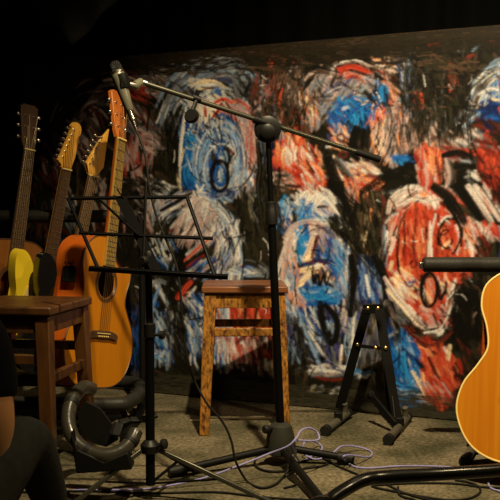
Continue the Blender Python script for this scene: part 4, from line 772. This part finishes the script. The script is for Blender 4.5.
o = obj('floor_light_strip', MB().bar(G(190,420.5,.003), G(272,417.8,.003), .012, .005), M['floor_light'], bevel=.001); tag(o, 'thin pale strip standing for light on the floor behind the golden stool', 'painted light')  # added strip: light between the stool's shadows, put in as a pale shape
# ------------------------------------------------------------ dim cloth hanging at upper left
mb = MB(); cx = P(73, 46, 3.45); A, B, C = P(20,-20,3.45), P(128,-12,3.45), cx
n = 14; vs = []
for i in range(n+1):
    for j in range(n+1-i):
        a_, b_ = i/n, j/n; p = A*(1-a_-b_)+B*a_+C*b_; vs.append(p+V((0,.02*math.sin(a_*16+b_*5),0)))
idx = {}; k = 0
for i in range(n+1):
    for j in range(n+1-i): idx[i,j] = k; k += 1
fs = []
for i in range(n):
    for j in range(n-i):
        fs.append((idx[i,j], idx[i+1,j], idx[i,j+1]))
        if i+j < n-1: fs.append((idx[i+1,j], idx[i+1,j+1], idx[i,j+1]))
T = thing('hanging_cloth', 'dim grey pointed cloth hanging in the dark at the upper left', 'cloth', (cx.x, cx.y, 1.6))
o = obj('cloth', mb.add(vs, fs), M['banner'], T, world=True); s_ = o.modifiers.new('thick','SOLIDIFY'); s_.thickness = .004
mb = MB(); 
for p in (A, B): mb.tube([p, V((p.x, p.y, 3.10))], .003, 6)
obj('cord', mb, M['cable'], T, world=True)
# ------------------------------------------------------------ person seated on the floor at the left edge
def skinned(name, verts, edges, m, parent, root=0, sub=2):
    me = bpy.data.meshes.new(name); L = parent.location
    me.from_pydata([(x-L.x, y-L.y, z-L.z) for x, y, z, r in verts], edges, [])
    o = bpy.data.objects.new(name, me); COL.objects.link(o); o.parent = parent
    sk = o.modifiers.new('skin', 'SKIN'); sk.use_smooth_shade = True; lay = me.skin_vertices[0] if me.skin_vertices else None
    if lay is None: 
        bm = bmesh.new(); bm.from_mesh(me); bm.verts.layers.skin.verify(); bm.to_mesh(me); bm.free(); lay = me.skin_vertices[0]
    for i, v in enumerate(verts): r = v[3]; lay.data[i].radius = r if isinstance(r, tuple) else (r, r); lay.data[i].use_root = (i == root)
    s = o.modifiers.new('sub', 'SUBSURF'); s.levels = sub; s.render_levels = sub
    me.materials.append(m); return o
def chain(*ids): return list(zip(ids, ids[1:]))
T = thing('person', 'person in dark clothes sitting at the left edge, bare arm catching the light', 'person', (-.66, 1.62, 0))
# joints: pelvis, waist, chest, neck, head | right arm | left arm | right leg | left leg
B_ = [(-.66,1.58,.11,.115),(-.66,1.57,.28,.115),(-.655,1.60,.46,.125),(-.65,1.63,.60,.052),(-.645,1.65,.70,.075),(-.64,1.665,.79,.085),(-.64,1.66,.85,.060),
 (-.56,1.60,.575,.062),(-.478,1.575,.565,.056),(-.462,1.555,.46,.048),(-.445,1.54,.405,.043),(-.452,1.56,.36,.038),(-.50,1.65,.345,.036),(-.58,1.78,.33,.029),(-.61,1.83,.335,.026),
 (-.75,1.60,.575,.062),(-.845,1.58,.555,.056),(-.88,1.58,.44,.048),(-.89,1.58,.32,.042),(-.80,1.71,.31,.040),(-.69,1.82,.33,.027),(-.66,1.86,.335,.024)]
body = skinned('body', B_, chain(0,1,2,3,4,5,6)+chain(2,7,8,9,10,11,12,13,14)+chain(2,15,16,17,18,19,20,21), M['skin'], T)
def hand(base, fwd, side, up):
    base, fwd, side, up = V(base), V(fwd).normalized(), V(side).normalized(), V(up).normalized()
    for k, (o, l) in enumerate(((-.030,.062),(-.010,.074),(.010,.080),(.030,.070))):
        p = base+fwd*.045+side*o; q = [base+fwd*.01+side*o*.7, p, p+fwd*l*.45-up*.006, p+fwd*l*.75-up*.024, p+fwd*l*.85-up*.044]
        skinned('finger', [(*v, r) for v, r in zip(q, (.012,.0095,.009,.0085,.0075))], chain(0,1,2,3,4), M['skin'], T, sub=1)
    q = [base+side*-.01, base+fwd*.02-side*.040, base+fwd*.045-side*.055-up*.008, base+fwd*.07-side*.055-up*.02]
    skinned('thumb', [(*v, r) for v, r in zip(q, (.014,.0115,.010,.008))], chain(0,1,2,3), M['skin'], T, sub=1)
    skinned('palm', [(*base, (.020,.026)), (*(base+fwd*.045), (.016,.036))], [(0,1)], M['skin'], T, sub=1)
hand((-.61,1.83,.335), (-.3,1,0), (1,.3,0), (0,0,1)); hand((-.66,1.86,.335), (.3,1,0), (-1,.3,0), (0,0,1))
Sh = [(-.66,1.58,.13,.128),(-.66,1.57,.28,.128),(-.655,1.60,.46,.138),(-.65,1.625,.575,.072),(-.56,1.60,.575,.075),(-.478,1.575,.562,.070),(-.460,1.555,.45,.060),(-.456,1.55,.43,.058),(-.75,1.60,.575,.075),(-.845,1.58,.552,.070),(-.872,1.58,.475,.064)]
skinned('shirt', Sh, chain(0,1,2,3)+chain(2,4,5,6,7)+chain(2,8,9,10), M['tshirt'], T)
Tr = [(-.66,1.58,.128,.125),(-.58,1.62,.125,.105),(-.53,1.80,.22,.075),(-.497,1.94,.275,.064),(-.487,1.97,.255,.060),(-.475,2.04,.16,.050),(-.465,2.10,.07,.042),(-.74,1.62,.125,.105),(-.78,1.80,.22,.075),(-.80,1.94,.285,.064),(-.80,1.97,.26,.060),(-.80,2.04,.16,.050),(-.80,2.10,.07,.042)]
skinned('trousers', Tr, chain(0,1,2,3,4,5,6)+chain(0,7,8,9,10,11,12), M['cloth'], T)
for x in (-.465, -.80): skinned('shoe', [(x,2.095,.042,.040),(x,2.16,.035,.034),(x,2.24,.03,.030)], chain(0,1,2), M['rubber'], T, sub=1)
skinned('hair', [(-.64,1.645,.845,.092),(-.64,1.63,.79,.088),(-.645,1.61,.73,.060)], chain(0,1,2), M['hair'], T)
hd = MB()
hd.lathe([(.006,-.012),(.011,0),(.004,.018)], (-.64,1.752,.775), (0,.5,.8), 10); obj('nose', hd, M['skin'], T, world=True)
for sx in (-1,1): obj('eye', MB().lathe([(.002,-.008),(.009,-.004),(.009,.003),(.002,.008)], (-.64+sx*.032,1.735,.80), (0,1,0), 12), M['white'], T, world=True)
obj('mouth', MB().box((-.64,1.742,.742), (.045,.010,.008)), M['mahog'], T, world=True, bevel=.003)
for sx in (-1,1): obj('ear', MB().lathe([(.008,-.006),(.022,-.003),(.024,.003),(.012,.006)], (-.64+sx*.088,1.66,.785), (sx,.2,0), 12), M['skin'], T, world=True)
